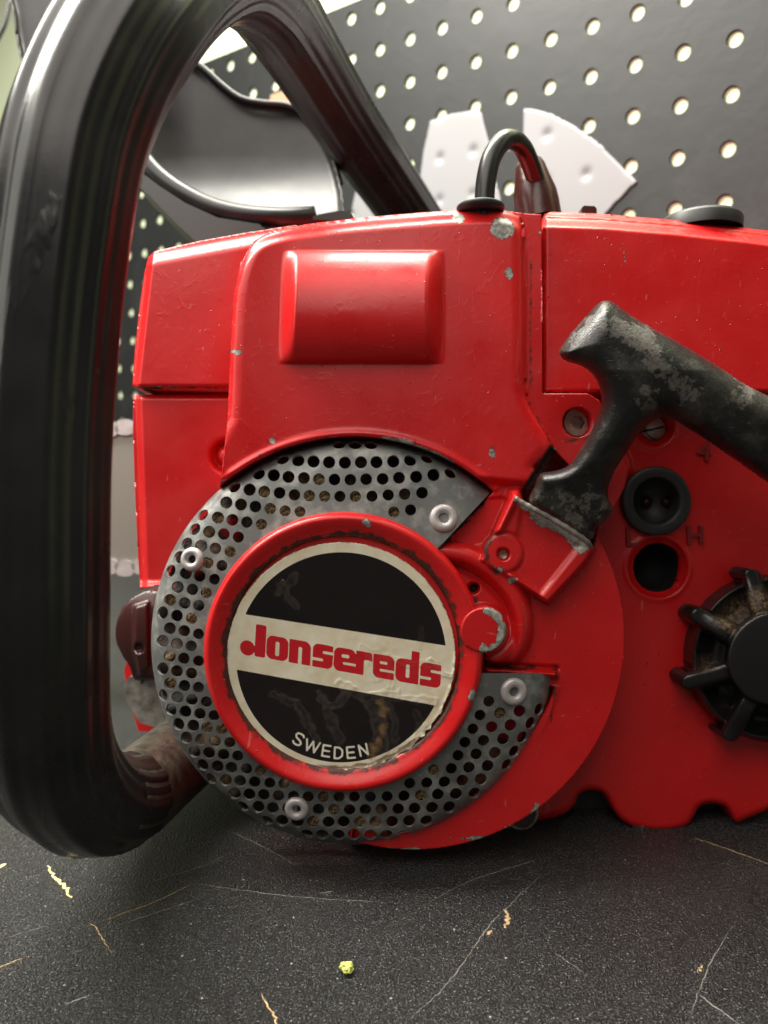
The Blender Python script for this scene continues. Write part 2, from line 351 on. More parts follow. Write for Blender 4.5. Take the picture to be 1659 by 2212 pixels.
def house_depth(x, y):
    d = np.full(x.shape, 281.)
    # disc flange
    r = np.hypot(x-CF[0], y-CF[1]); ang = np.arctan2(-(y-1400), x-CF[0])
    disc = 280 + 10*np.clip((r-352)/104, 0, 1)**2 + 4*sstep(r, 444, 456)
    # dished lower right: nearer beside the grille, falling away outward
    ro = np.hypot(x-CGo[0], y-CGo[1])
    disc = disc - 5.5*sstep(ro, 520, 446)*(1-sstep(y, 1500, 1640))*sstep(y, 1425, 1450)
    d = disc
    # right flange with bolt, and boss behind the grip
    fl = sd_poly(x, y, [(1128, 845), (1172, 850), (1270, 850), (1296, 866), (1308, 900), (1312, 945), (1250, 1000), (1190, 1010)])
    d = np.where(fl < 30, d + (282-d)*sstep(-fl, -12, 4), d)
    d -= 4.0*sstep(-sd_line(x, y, [(1160, 858), (1270, 860), (1298, 885), (1308, 930)], 3), -9, 2)
    d += 3.5*sstep(-sd_circle(x, y, 1248, 912, 44), -6, 6)
    d -= 5*sstep(-sd_circle(x, y, 1306, 1010, 44), -10, 8)
    # channel between panel and rear cover
    ch = sd_poly(x, y, [(1120, 455), (1175, 460), (1174, 850), (1120, 850)])
    d = np.where(ch < 25, d + (276-d)*sstep(-ch, -6, 4), d)
    d -= 1.2*sstep(-sd_line(x, y, [(1162, 500), (1163, 846)], 2), -9, 3)
    # upper mass
    m = sd_poly(x, y, PM); up = 266.0 + .0018*np.clip(1000-y, 0, 600) 
    d = d + (up-d)*sstep(-m, -9, 5)
    d += 3.2*(1-np.sqrt(np.clip(1-(1-np.clip(-m/30, 0, 1))**2, 0, 1)))*(m < 0)
    top = sd_poly(x, y, PM+np.array([0, 26.])); d += 1.2*sstep(top, -6, 10)*(m < 0)*(y < 620)
    # sector with the rope outlet and pawl boss
    sec = sd_poly(x, y, [(1040, 1040), (1130, 1050), (1112, 1180), (1150, 1290), (1140, 1390), (1110, 1420), (1050, 1445), (985, 1440), (900, 1240), (950, 1180)])
    d = d + (270.5-d)*sstep(-sec, -14, 8)
    d = d + (276-d)*sstep(-sd_poly(x, y, [(1050, 1085), (1098, 1082), (1058, 1165), (975, 1182)]), -14, 16)   # valley
    rp = sd_poly(x, y, PROPE)
    d = d + (262.5-d)*sstep(-rp, -16, 3)
    d -= 2.6*sstep(-sd_line(x, y, [(1119, 1062), (1068, 1165)], 4), -10, 3)
    d += 1.6*sstep(-sd_poly(x, y, [(1128, 1098), (1252, 1180), (1168, 1285), (1100, 1232)]), -8, 8)
    sb = sd_circle(x, y, 1087, 1195, 44); d = d + (262.6-d)*sstep(-sb, -5, 3); d += 4*sstep(-sd_circle(x, y, 1087, 1197, 12.5), -2.5, 1.5)
    d += .7*np.exp(-(sb/4.)**2)
    sn = sd_line(x, y, SNAIL, 0); body = sd_poly(x, y, np.vstack([SNAIL, [(1000, 1440), (940, 1300)]]))
    d = d + (269.8-d)*sstep(-body, -4, 14)
    hb = np.clip(1-(np.clip(sn, 0, 27)/27)**2, 0, 1)**.5; d = np.minimum(d, 271.5-7.0*hb)+0
    d += 1.2*np.exp(-(sd_line(x, y, SNAIL*np.array([1, 1])+np.array([-14, 26]), 0)/10.)**2)
    d += 5*sstep(-sd_circle(x, y, 1023, 1270, 11.5), -2.5, 1.5)
    bs = sd_circle(x, y, 1044, 1361, 50); rim = 258.7
    bs = np.minimum(bs, sd_poly(x, y, [(1004, 1330), (1040, 1312), (1050, 1409), (1004, 1396)]))
    d = d + (rim-d)*sstep(-bs, -9, 3)
    # slot under the boss, ledge and recess wall above the lower grille end
    lg = sd_poly(x, y, [(1046, 1428), (1075, 1434), (1205, 1440), (1203, 1462), (1049, 1452)])
    d = d + ((274-8*sstep(y-(x-1046)*.06, 1432, 1450))-d)*sstep(-lg, -6, 6)
    # recess for the grille
    a2 = np.degrees(np.arctan2(-(y-1408), x-742)); sect = (a2 > 47.) | (a2 < -9.5)
    rec = sd_circle(x, y, CGo[0], CGo[1], 439.5)
    inset = 14*sstep(y, 1480, 1620)*(a2 < 0); ins = np.where(sect, sstep(-rec-inset, -3, 2), 0)
    lip = np.exp(-((rec-11)/7.)**2)*(a2 > 46.5)*(a2 < 140); d -= .9*lip
    lip2 = np.exp(-((rec-9)/6.)**2)*(a2 < -9.)*(a2 > -60)*(1-sstep(y, 1500, 1620)); d -= 1.0*lip2
    d = d + (303-d)*ins
    # cavity above the lip where the grip foot sits
    cv = sd_poly(x, y, [(1190, 966), (1206, 985), (1230, 1010), (1290, 1130), (1280, 1178), (1130, 1084), (1128, 1062), (1160, 1012)])
    d = d + (292-d)*sstep(-cv, -2.5, 2.5)
    # moulded bump high on the panel
    yc, hh = 663., 122.; u = np.clip((y-yc)/hh, -1, 1)
    endm = sstep(x, 608-(y-545)*.04, 645-(y-545)*.04)*(1-sstep(x, 918, 962))
    prof = np.clip(1-np.abs(u)**2.3, 0, 1)**.68; d -= 9.5*prof*endm
    return d
chips = [((1085, 494), 25, 22), ((990, 471), 13, 11), ((1099, 590), 9, 11), ((1063, 978), 6, 11), ((512, 760), 12, 5), ((1166, 501), 4, 4), ((793, 1129), 9, 8), ((1018, 1498), 8, 12), ((588, 952), 6, 6), ((1080, 1232), 8, 5), ((1108, 1254), 9, 7), ((1030, 1810), 30, 3), ((890, 1834), 26, 2), ((1380, 1790), 30, 4)]
SHAPES = [[(1110, 1076), (1128, 1082), (1160, 1098), (1206, 1126), (1240, 1150), (1278, 1170), (1280, 1180), (1258, 1198), (1238, 1186), (1222, 1160), (1178, 1138), (1158, 1132), (1140, 1106), (1118, 1092)],
          [(1052, 1311), (1078, 1322), (1093, 1350), (1092, 1372), (1080, 1395), (1056, 1408), (1050, 1402), (1068, 1388), (1074, 1372), (1078, 1350), (1070, 1338), (1055, 1330), (1040, 1318)],
          [(1034, 1398), (1046, 1388), (1056, 1396), (1062, 1404), (1044, 1410), (1030, 1408)],
          [(1188, 964), (1200, 970), (1178, 1004), (1142, 1058), (1132, 1054), (1160, 1008)],
          [(828, 943), (872, 948), (940, 976), (982, 1000), (976, 1007), (930, 986), (870, 962), (826, 952)],
          [(1090, 1786), (1140, 1776), (1156, 1736), (1164, 1738), (1158, 1782), (1128, 1800), (1092, 1796)]]
def wear_attr(x, y):
    s = np.full(x.shape, 60.)
    for (cx, cy), a, b in chips: s = np.minimum(s, (np.hypot((x-cx)/a, (y-cy)/b)-1)*min(a, b) + 2*noise2(x, y, 9, 3))
    for P in SHAPES: s = np.minimum(s, sd_poly(x, y, P) + 2.5*noise2(x, y, 7, 5))
    return s
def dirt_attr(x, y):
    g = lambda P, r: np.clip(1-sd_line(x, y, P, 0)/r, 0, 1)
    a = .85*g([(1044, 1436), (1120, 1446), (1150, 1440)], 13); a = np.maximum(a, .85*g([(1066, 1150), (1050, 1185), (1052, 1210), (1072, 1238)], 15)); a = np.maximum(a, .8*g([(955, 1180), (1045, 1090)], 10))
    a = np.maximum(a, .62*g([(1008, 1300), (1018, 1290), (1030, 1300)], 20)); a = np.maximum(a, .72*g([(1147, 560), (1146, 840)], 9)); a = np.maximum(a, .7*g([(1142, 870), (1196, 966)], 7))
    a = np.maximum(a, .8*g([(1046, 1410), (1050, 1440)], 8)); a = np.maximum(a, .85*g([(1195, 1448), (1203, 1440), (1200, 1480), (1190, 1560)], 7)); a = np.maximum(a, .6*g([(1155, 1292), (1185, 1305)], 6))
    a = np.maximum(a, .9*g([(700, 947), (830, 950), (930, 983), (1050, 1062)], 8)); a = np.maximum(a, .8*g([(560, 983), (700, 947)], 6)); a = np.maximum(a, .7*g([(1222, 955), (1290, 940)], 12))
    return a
housing = field('starter_housing', house_sdf, house_depth, (330, 440, 1365, 1842), 2.7, red, saw, attrs={'wear': wear_attr, 'dirt': dirt_attr}, back=318)
for c, r, dd in (((1023, 1270), 9.5, 2.0), ((1087, 1197), 10, 2.6)):
    p = loc(c[0], c[1], house_depth(np.array([float(c[0])]), np.array([float(c[1])]))[0]-.3)
    lathe('screw_hole', p, [(r*.148, 0), (r*.10, -.2), (.2, -.3)], dark.m if c[0] < 1050 else boltm.m, housing, 16)

# ---- hub ring
pc = loc(742, 1408, 262)
s = 262/F
ringp = [(247*s, -4), (250*s, -.8), (255*s, .6), (264*s, 1.3), (276*s, 2.3), (287*s, 2.9), (295*s, 2.4), (300.5*s, .8), (303*s, -2), (303.5*s, -14)]
def ring_mesh():
    seg = 180; V = []; W = []
    for r, h in spline(ringp, 4):
        for k in range(seg):
            a = 2*math.pi*k/seg; V.append(pc+np.array([r*math.cos(a), -h, r*math.sin(a)]))
            w = 40.; px = 742+r/s*math.cos(a); py = 1408-r/s*math.sin(a)
            W.append((px, py, r/s))
    n = len(spline(ringp, 4)); Fc = [(i*seg+k, (i+1)*seg+k, (i+1)*seg+(k+1) % seg, i*seg+(k+1) % seg) for i in range(n-1) for k in range(seg)]
    W = np.array(W); we = wear_attr(W[:, 0], W[:, 1]); dr = np.clip(1.6-(W[:, 2]-247)/15., 0, 1)*(.85+.3*noise2(W[:, 0], W[:, 1], 22, 8))
    dr = np.maximum(dr, .55*np.clip((W[:, 2]-298)/6, 0, 1))
    return mk('hub_ring', V, Fc, red, saw, attrs={'wear': we, 'dirt': dr})
hub = ring_mesh()

# ---- badge with flat print carried as signed distances
BC = (737., 1418.)
def text_uv(x, y):   # preview px -> lettering units
    zx = (x-474.9)/.3255; zy = (y-1296)/.3255
    dx = zx-228; dy = zy-373
    U = (.985, .172); Vv = (.05, -1.0); det = U[0]*Vv[1]-U[1]*Vv[0]
    return (dx*Vv[1]-dy*Vv[0])/det, (U[0]*dy-U[1]*dx)/det
def letters_sdf(x, y):
    u, v = text_uv(x, y); B = lambda cx, cy, hw, hh, r=0.: sd_rbox(u, v, cx, cy, hw, hh, r)
    mn = lambda *a: np.minimum.reduce(a); sub = lambda a, b: np.maximum(a, -b)
    L = []
    L.append(mn(B(37, 107, 36, 107, 12), np.hypot(u+48, v-46)-50))
    o = sub(B(152, 78, 73, 78, 42), B(152, 74, 13, 47, 10)); L.append(o)
    n = mn(B(304, 78, 73, 78, 46), B(258, 78, 27, 78, 4), B(350, 40, 27, 40, 4)); L.append(sub(n, B(306, 40, 12, 72, 8)))
    def ess(c, w):
        b = B(c, 78, w, 78, 38); b = mn(b, B(c+w*.5, 130, w*.5, 24, 6), B(c-w*.5, 24, w*.5, 24, 6))
        b = sub(b, B(c+w*.62, 104, w*.62, 9, 6)); return sub(b, B(c-w*.55, 53, w*.6, 9, 6))
    L.append(ess(458, 68))
    def ee(c, w):
        b = B(c, 78, w, 78, 42); b = mn(b, B(c+w*.5, 20, w*.5, 20, 6))
        b = sub(b, B(c+w*.05, 104, w*.35, 11, 9)); return sub(b, B(c+w*.60, 56, w*.75, 8, 6))
    L.append(ee(606, 74))
    L.append(mn(B(712, 78, 27, 78, 4), B(742, 118, 50, 38, 20), ) if False else sub(mn(B(708, 78, 27, 78, 4), B(738, 122, 52, 33, 16)), B(760, 92, 24, 10, 6)))
    L.append(sub(sub(mn(B(868, 78, 72, 78, 42), B(832, 132, 36, 24, 8), B(912, 28, 28, 28, 6)), B(866, 104, 26, 9, 8)), B(900, 54, 58, 8, 6)))
    L.append(sub(mn(B(1026, 78, 78, 78, 42), B(1078, 108, 27, 108, 6)), B(1030, 78, 12, 44, 10)))
    L.append(ess(1184, 70))
    return mn(*L)*.3255
SW = {'S': [[(.42, .36), (.3, .5), (0, .54), (-.32, .5), (-.42, .3), (-.3, .1), (.25, -.1), (.42, -.28), (.3, -.48), (0, -.54), (-.3, -.5), (-.45, -.34)]],
      'W': [[(-.72, .5), (-.38, -.5), (0, .45), (.38, -.5), (.72, .5)]], 'E': [[(.4, .5), (-.36, .5), (-.36, -.5), (.42, -.5)], [(-.36, 0), (.32, 0)]],
      'D': [[(-.4, .5), (.05, .5), (.38, .28), (.42, 0), (.38, -.28), (.05, -.5), (-.4, -.5), (-.4, .5)]], 'N': [[(-.4, -.5), (-.4, .5), (.4, -.5), (.4, .5)]]}
def sweden_sdf(x, y):
    s = np.full(x.shape, 1e3)
    for ch, cx, cy, tilt in (('S', 645, 1597, 25), ('W', 674, 1612, 17), ('E', 704.5, 1622, 9), ('D', 731, 1626.5, 2), ('E', 757.5, 1625.5, -5), ('N', 785, 1620, -12)):
        a = math.radians(tilt); dx = x-cx; dy = -(y-cy); u = dx*math.cos(a)-dy*math.sin(a); v = dx*math.sin(a)+dy*math.cos(a)
        for st in SW[ch]: s = np.minimum(s, sd_line(u, v, np.array(st)*[20.5, 23.5], 2.1))
    return s
WR = [([(590, 1500), (640, 1520), (672, 1570), (684, 1600)], 9, .5), ([(690, 1500), (705, 1525), (730, 1525), (748, 1500)], 8, .6), ([(705, 1525), (716, 1560), (735, 1600)], 11, .45), ([(735, 1480), (790, 1508), (850, 1500)], 10, .6),
      ([(790, 1510), (815, 1540), (825, 1590), (820, 1640)], 15, .55), ([(850, 1505), (940, 1515)], 8, .5), ([(840, 1520), (856, 1560), (850, 1610)], 7, .4), ([(900, 1540), (915, 1570), (890, 1600)], 7, .4),
      ([(835, 1420), (850, 1460), (845, 1500)], 6, .35), ([(795, 1420), (815, 1470)], 6, .3), ([(780, 1400), (870, 1432), (930, 1440)], 7, .3), ([(905, 1395), (910, 1360)], 5, .3), ([(930, 1425), (955, 1455), (975, 1460)], 5, .8), ([(600, 1280), (622, 1262), (640, 1245)], 8, .5), ([(605, 1262), (628, 1300), (640, 1310)], 7, .5)]
def wrinkle(x, y):
    h = np.zeros(x.shape)
    wx = x+5*noise2(x, y, 12, 11); wy = y+5*noise2(x, y, 12, 12)
    for P, w, a in WR:
        w = w*1.45; s = np.abs(sd_line(wx, wy, P, w*.6)); h = np.maximum(h, a*np.exp(-(s/2.6)**2)*.30 + a*sstep(-sd_line(wx, wy, P, w*.75), -4, 4)*(.42+.35*noise2(x, y, 9, 13)))
    return h
bd = 262.0
def badge_depth(x, y):
    lift = .5*sstep(np.hypot(x-BC[0], y-BC[1]), 238, 248)*sstep(x+y, 2380, 2420)*(1+noise2(x, y, 9, 15))
    return bd - .12 - .42*wrinkle(x, y) - .04*noise2(x, y, 14, 2) - lift*.6
def badge_outline(x, y):
    a = np.arctan2(y-BC[1], x-BC[0]); rag = 3.2*noise2(a*40, 0*a, 1.7, 6)*sstep(np.sin(a+.2), .2, .8) + .7*noise2(x, y, 4, 9)
    return np.hypot(x-BC[0], y-BC[1]) - 246.5 - rag
def seg_sdf(x, y):
    c = np.hypot(x-737, y-1420)-227
    upl = (y-(1326+(x-523)*.1563)); lol = -(y-(1447+(x-515)*.181))
    return np.minimum(np.maximum(c, upl), np.maximum(c, lol))
def film(x, y): return np.clip(wrinkle(x, y)*1.4, 0, 1)
def stain(x, y):
    a = np.clip(1-np.abs(sd_circle(x, y, 737, 1418, 240))/14, 0, 1)*sstep(y+.35*x, 1830, 1930)*.75
    b = np.clip(1-sd_line(x, y, [(800, 1640), (835, 1560), (822, 1520)], 0)/34, 0, 1)*.62; c = np.clip(1-np.abs(sd_circle(x, y, 737, 1418, 246))/5, 0, 1)*.55
    return np.maximum(np.maximum(a, b), c)
bm_ = M('printed_badge_film', (.8, .7, .5), .22, 0, .5, .3, .08)
cream = bm_.mix(bm_.ramp(bm_.noise(120, 5, .6), [(.35, 0.), (.75, 1.)]), (.90, .84, .66), (.74, .62, .40))
aseg = bm_.ramp(bm_.math('ADD', bm_.math('MULTIPLY', bm_.attr('panel'), .5), .5), [(.47, 1.), (.53, 0.)])
alet = bm_.ramp(bm_.math('ADD', bm_.math('MULTIPLY', bm_.attr('letters'), .5), .5), [(.47, 1.), (.53, 0.)])
asw = bm_.ramp(bm_.math('ADD', bm_.math('MULTIPLY', bm_.attr('sweden'), .5), .5), [(.46, 1.), (.54, 0.)])
blk = bm_.ramp(bm_.noise(35, 3), [(.3, (.004, .0035, .003)), (.7, (.012, .006, .006))])
c_ = bm_.mix(aseg, cream, blk); c_ = bm_.mix(alet, c_, (.60, .012, .020)); c_ = bm_.mix(asw, c_, (.80, .75, .62))
c_ = bm_.mix(bm_.math('MULTIPLY', bm_.attr('film'), .17), c_, (.36, .30, .25))
st = bm_.ramp(bm_.math('ADD', bm_.attr('stain'), bm_.math('MULTIPLY', bm_.math('SUBTRACT', bm_.noise(260, 5), .5), .9)), [(.42, 0.), (.60, 1.)])
c_ = bm_.mix(bm_.math('MULTIPLY', st, .85), c_, bm_.ramp(bm_.noise(500, 4), [(.35, (.05, .025, .010)), (.6, (.20, .12, .045))]))
bm_.set('Base Color', c_); bm_.set('Roughness', bm_.math('ADD', .17, bm_.math('MULTIPLY', st, .25)))
bm_.bump(bm_.noise(90, 3), .16, .0008).bump(bm_.noise(340, 3, co=bm_.co((1, 1, 2.2))), .10, .0003)
field('badge', badge_outline, badge_depth, (486, 1166, 990, 1672), 1.7, bm_.m, hub, attrs={'panel': seg_sdf, 'letters': letters_sdf, 'sweden': sweden_sdf, 'film': film, 'stain': stain}, back=263.3,
      label='round cream and black badge with red lettering under wrinkled film')
lathe('badge_seat', loc(742, 1408, 263.6), [(.01, 0), (258*s, 0)], red_plain, hub, 64)

# ---- perforated grille
prof = spline(np.array([(0, 262.5), (.55, 264.6), (.80, 266.4), (.91, 268.4), (.97, 271.8), (1.0, 275.5)], float), 10)
def gt(px, py):
    """radial parameter of the dished sheet: circle centre and radius both run from the hub ring to the rim"""
    dx, dy = px-742., py-1408.; ex, ey, R0, R1 = CGo[0]-742., CGo[1]-1408., 298., 140.5
    A = ex*ex+ey*ey-R1*R1; B = -2*(dx*ex+dy*ey)-2*R0*R1; Cc = dx*dx+dy*dy-R0*R0
    return (-B-np.sqrt(np.maximum(B*B-4*A*Cc, 0)))/(2*A)
def grille_pt(px, py): 
    t = np.clip(gt(px, py), 0, 1); return loc(px, py, np.interp(t, prof[:, 0], prof[:, 1]))
def gxy(t, a): return 742+(CGo[0]-742)*t+(298+140.5*t)*math.cos(a), 1408+(CGo[1]-1408)*t-(298+140.5*t)*math.sin(a)
def build_grille():
    A0, A1 = math.radians(47.6), math.radians(351.0)
    holes = []; rr = random.Random(7)
    for j in range(-22, 23):
        for i in range(-22, 23):
            x = (i+.5*(j % 2))*33.6+4+rr.uniform(-.7, .7); y = j*29.2+6+rr.uniform(-.7, .7); q = math.hypot(x, y); a = math.atan2(y, x) % (2*math.pi); t = (q-298)/128.
            if .105 < t < .93 and A0+math.radians(12.5 if t < .7 else 8.5) < a < A1-math.radians(9.5):
                px, py = gxy(t, a); holes.append((px, py, 11.7+2.4*t, 1-.42*max(0, (t-.78)/.15), a))
    P = []; Ed = []
    def loop(pts):
        b = len(P); P.extend(pts); Ed.extend([(b+k, b+(k+1) % len(pts)) for k in range(len(pts))])
    outer = [gxy(1, A0+(A1-A0)*k/260) for k in range(261)]; inner = [gxy(0, A1-(A1-A0)*k/200) for k in range(201)]
    e1 = [gxy(t, A1) for t in np.linspace(1, 0, 14)[1:-1]]; e2 = [gxy(t, A0) for t in np.linspace(0, 1, 14)[1:-1]]
    loop(outer+e1+inner+e2)
    for x, y, r, sq, a in holes:
        pts = []
        for k in range(16):
            c_, s_ = math.cos(2*math.pi*k/16), math.sin(2*math.pi*k/16); u = r*sq*c_; v = r*s_; pts.append((x+u*math.cos(a)-v*math.sin(a), y-u*math.sin(a)-v*math.cos(a)))
        loop(pts)
    H = np.array([h[:2] for h in holes])
    for i in range(300, 1230, 11):
        for j in range(920, 1850, 11):
            t = float(gt(np.array(i*1.), np.array(j*1.))); a = math.atan2(-(j-1408+22*t), i-742-23*t) % (2*math.pi)
            if .03 < t < .985 and A0+.03 < a < A1-.03 and (np.hypot(H[:, 0]-i, H[:, 1]-j) > 16.2).all(): P.append((i, j))
    out = delaunay_2d_cdt([Vector(p) for p in P], Ed, [], 0, 1e-4)
    V = np.array([tuple(v) for v in out[0]]); T = np.array([f for f in out[2] if len(f) == 3])
    c = V[T].mean(1); t = gt(c[:, 0], c[:, 1]); a = np.arctan2(-(c[:, 1]-1408+22*t), c[:, 0]-742-23*t) % (2*math.pi)
    ok = (t > 0.0003) & (t < 1) & (a > A0-1e-4) & (a < A1+1e-4)
    for x, y, r, sq, an in holes:
        dx = c[:, 0]-x; dy = c[:, 1]-y; u = dx*math.cos(an)-dy*math.sin(an); v = -dx*math.sin(an)-dy*math.cos(an); ok &= np.hypot(u/(r*sq), v/r) > .95
    T = T[ok]
    V3 = grille_pt(V[:, 0], V[:, 1]); nn = np.cross(V3[T[:, 1]]-V3[T[:, 0]], V3[T[:, 2]]-V3[T[:, 0]])[:, 1].sum()
    if nn > 0: T = T[:, ::-1]
    g = mk('starter_grille', V3, np.ascontiguousarray(T), gm.m, saw, label='grey perforated steel ring grille')
    so = g.modifiers.new('thickness', 'SOLIDIFY'); so.thickness = .0007; so.offset = -1
    es = g.modifiers.new('crisp', 'EDGE_SPLIT'); es.split_angle = math.radians(38)
    return g, holes
grille, gholes = build_grille()
for px, py, r in ((958, 1119, 29), (415, 1208, 24.5), (641, 1747, 25), (1110, 1494, 28.5)):
    d = float(grille_pt(np.array(px*1.), np.array(py*1.))[1]) - .1
    k = d/F; cv = np.array([px-742, 0, -(py-1408)])/330.; ax = np.array([cv[0]*.16, -1, cv[2]*.16])
    lathe('rivet', loc(px, py, d-.2), [(r*k*1.04, -.5), (r*k*1.04, .25), (r*k*.97, .8), (r*k*.82, 1.2), (r*k*.6, 1.25), (r*k*.45, .9), (r*k*.37, .4), (r*k*.35, -1.5), (.05, -1.6)], alu.m, grille, 36, axis=ax)
    lathe('rivet_bore', loc(px, py, d-.2), [(r*k*.39, -.6), (.05, -.6)], dark.m, grille, 20, axis=ax)
# fan and duct behind the grille
def duct_depth(x, y):
    a = np.arctan2(y-1390, x-750); return 282+1.5*np.sin(a*22)*sstep(np.hypot(x-750, y-1390), 300, 330)+1.2*noise2(x, y, 26, 21)
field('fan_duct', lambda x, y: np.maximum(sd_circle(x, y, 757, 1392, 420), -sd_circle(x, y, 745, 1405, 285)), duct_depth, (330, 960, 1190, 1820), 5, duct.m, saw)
# sawdust caught behind some holes
pts = [h for h in gholes if gt(h[0], h[1]) < .8 and ((h[1] < 1140 and 560 < h[0] < 900 and gt(h[0], h[1]) < .35 and random.random() < .65) or random.random() < .13)]
for hx, hy, hr, sq, ha in pts:
    q = grille_pt(np.array(hx), np.array(hy+2.)); q[1] += 2.4; n = 9; V = []; Fc = []
    for i in range(n):
        for j in range(n):
            u = (i/(n-1)-.5)*3.9; v = (j/(n-1)-.5)*3.9; V.append(q+np.array([u, random.uniform(-.35, .35)+.14*(u*u+v*v), v]))
    Fc = [(i*n+j, (i+1)*n+j, (i+1)*n+j+1, i*n+j+1) for i in range(n-1) for j in range(n-1)]
    mk('sawdust_clump', V, Fc, wooddust.m, grille, smooth=False)

# ---- front covers (upper, lower)
FU = [(286, 836), (291, 760), (302, 660), (312, 590), (320, 556), (334, 543), (430, 521), (530, 503), (640, 486), (640, 846), (500, 844), (330, 840)]
def fu_depth(x, y):
    line = 571-(x-316)*.184; d = 284 + 0*x
    d = d + 3.2*sstep(line-y, -6, 26); d += 4*(1-sstep(x-(286+(836-y)*.112), 0, 16)); d += 1.5*sstep(y, 830, 839); return d
def cover_wear(x, y): return np.minimum(np.minimum(sd_line(x, y, [(300, 841), (345, 834), (385, 836)], 3)+3*noise2(x, y, 6, 4)+2.5, sd_circle(x, y, 402, 788, 1)), wear_attr(x, y))
def cover_dirt(x, y): return np.clip(1-np.abs(y-838)/5, 0, 1)*.9*(x < 500)
field('front_cover', lambda x, y: sd_poly(x, y, FU), fu_depth, (280, 480, 645, 850), 3, red, saw, attrs={'wear': cover_wear, 'dirt': cover_dirt}, back=345)
FL = [(288, 853), (498, 850), (560, 850), (560, 1240), (420, 1262), (345, 1264), (303, 1273), (298, 1200), (291, 1050), (287, 930)]
def fl_depth(x, y):
    e = x-(287+(y-853)*.034); d = 288 + 3.0*(1-sstep(e, 4, 20)) + 2*(1-sstep(y, 853, 862)) - 3*sstep(y, 1252, 1270)
    d += 4*np.exp(-(sd_circle(x, y, 490, 985, 26)/8.)**2)*(x < 492); return d
field('tank_cover', lambda x, y: sd_poly(x, y, FL), fl_depth, (280, 845, 565, 1280), 3, red_plain, saw, back=345)

# ---- rear cover and engine case
RC = [(1174, 474), (1177, 462), (1190, 458), (1300, 462), (1450, 475), (1600, 491), (1760, 512), (1760, 849), (1174, 847)]
def rtop(x): return np.interp(x, [1174, 1300, 1450, 1600, 1760], [462, 466, 478, 494, 514])
def rc_depth(x, y):
    t = y-rtop(x); d = 276 + 0*x + 7*(1-sstep(t, 8, 30)) + 4*(1-sstep(t, -2, 6)); d += 1.5*(1-sstep(x-1174, 0, 7)) + 1.2*sstep(y, 841, 848); return d
def rc_wear(x, y): return np.minimum(60+0*x, np.maximum(np.abs(x-1345-(y-520)*.12)-2.2, np.abs(y-545)-22)+2*noise2(x, y, 5, 3)+2.6)
field('rear_cover', lambda x, y: sd_poly(x, y, RC), rc_depth, (1168, 450, 1766, 853), 3, red, saw, attrs={'wear': rc_wear, 'dirt': lambda x, y: .6*np.clip(1-np.abs(x-1176)/4, 0, 1)}, back=345)
EC = smooth_poly([(1172, 856), (1300, 853), (1500, 853), (1770, 853), (1770, 1300), (1770, 1680), (1720, 1712), (1662, 1748), (1621, 1766), (1591, 1777), (1577, 1757), (1564, 1742), (1541, 1736), (1518, 1739), (1507, 1749), (1499, 1764), (1488, 1780), (1465, 1791), (1427, 1796), (1381, 1791), (1354, 1780), (1335, 1764), (1320, 1741), (1308, 1719), (1293, 1709), (1270, 1707), (1251, 1717), (1243, 1734), (1228, 1753), (1198, 1766), (1150, 1774), (1080, 1774), (1100, 1500), (1172, 1100)], 3)
def ec_sdf(x, y):
    s = sd_poly(x, y, EC); s = np.maximum(s, -sd_circle(x, y, 1413, 921, 31)); s = np.maximum(s, -sd_circle(x, y, 1418, 1080, 56)); return np.maximum(s, -sd_circle(x, y, 1421, 1226, 53))
def ec_depth(x, y):
    d = 297. + 0*x; bot = sd_poly(x, y, EC); d += 2.5*(1-np.sqrt(np.clip(1-(1-np.clip(-bot/14, 0, 1))**2, 0, 1)))*(y > 1600)
    for cx, cy, r, a in ((1413, 921, 38, 3), (1421, 1226, 60, 2.5)): 
        q = sd_circle(x, y, cx, cy, r); d += a*sstep(-q, -10, 8); d -= .7*np.exp(-((q-8)/7.)**2)
    d -= 2.5*sstep(-sd_circle(x, y, 1300, 1010, 62), -8, 6); d += 3.5*sstep(y, 1560, 1790)*0
    return d + .8*noise2(x, y, 300, 31)
case = field('engine_case', ec_sdf, ec_depth, (1070, 846, 1778, 1806), 3.2, red, saw, attrs={'wear': wear_attr, 'dirt': lambda x, y: .35*np.clip(1-np.abs(sd_line(x, y, [(1462, 1120), (1480, 1080), (1500, 1050)], 0))/14, 0, 1)+.5*np.clip(1-np.abs(y-1790)/8, 0, 1)}, back=330)
# dark core the openings look into
def block(name, pts, d0, d1, mat, parent, **kw):
    a = loc([p[0] for p in pts], [p[1] for p in pts], d0); b = a.copy(); b[:, 1] = d1; k = len(pts)
    return mk(name, np.vstack([a, b]), [tuple(range(k)), tuple(range(2*k-1, k-1, -1))]+[(i, i+k, (i+1) % k+k, (i+1) % k) for i in range(k)], mat, parent, smooth=False, **kw)
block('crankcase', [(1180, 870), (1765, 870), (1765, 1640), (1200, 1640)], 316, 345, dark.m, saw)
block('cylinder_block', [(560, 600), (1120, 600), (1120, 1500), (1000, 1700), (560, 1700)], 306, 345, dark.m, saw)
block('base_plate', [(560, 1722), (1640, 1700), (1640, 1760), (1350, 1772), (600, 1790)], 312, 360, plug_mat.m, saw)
# far side of the machine so that it has its real width
block('clutch_side_cover', [(320, 640), (640, 560), (1150, 530), (1760, 560), (1760, 1500), (1500, 1560), (500, 1560), (320, 1180)], 346, 372, red_plain, saw)
_gr = M('shaded_red_paint', (.24, .007, .008), .45); shaded_red = _gr.m  # darker red: shading painted into the casting marks so they stand out
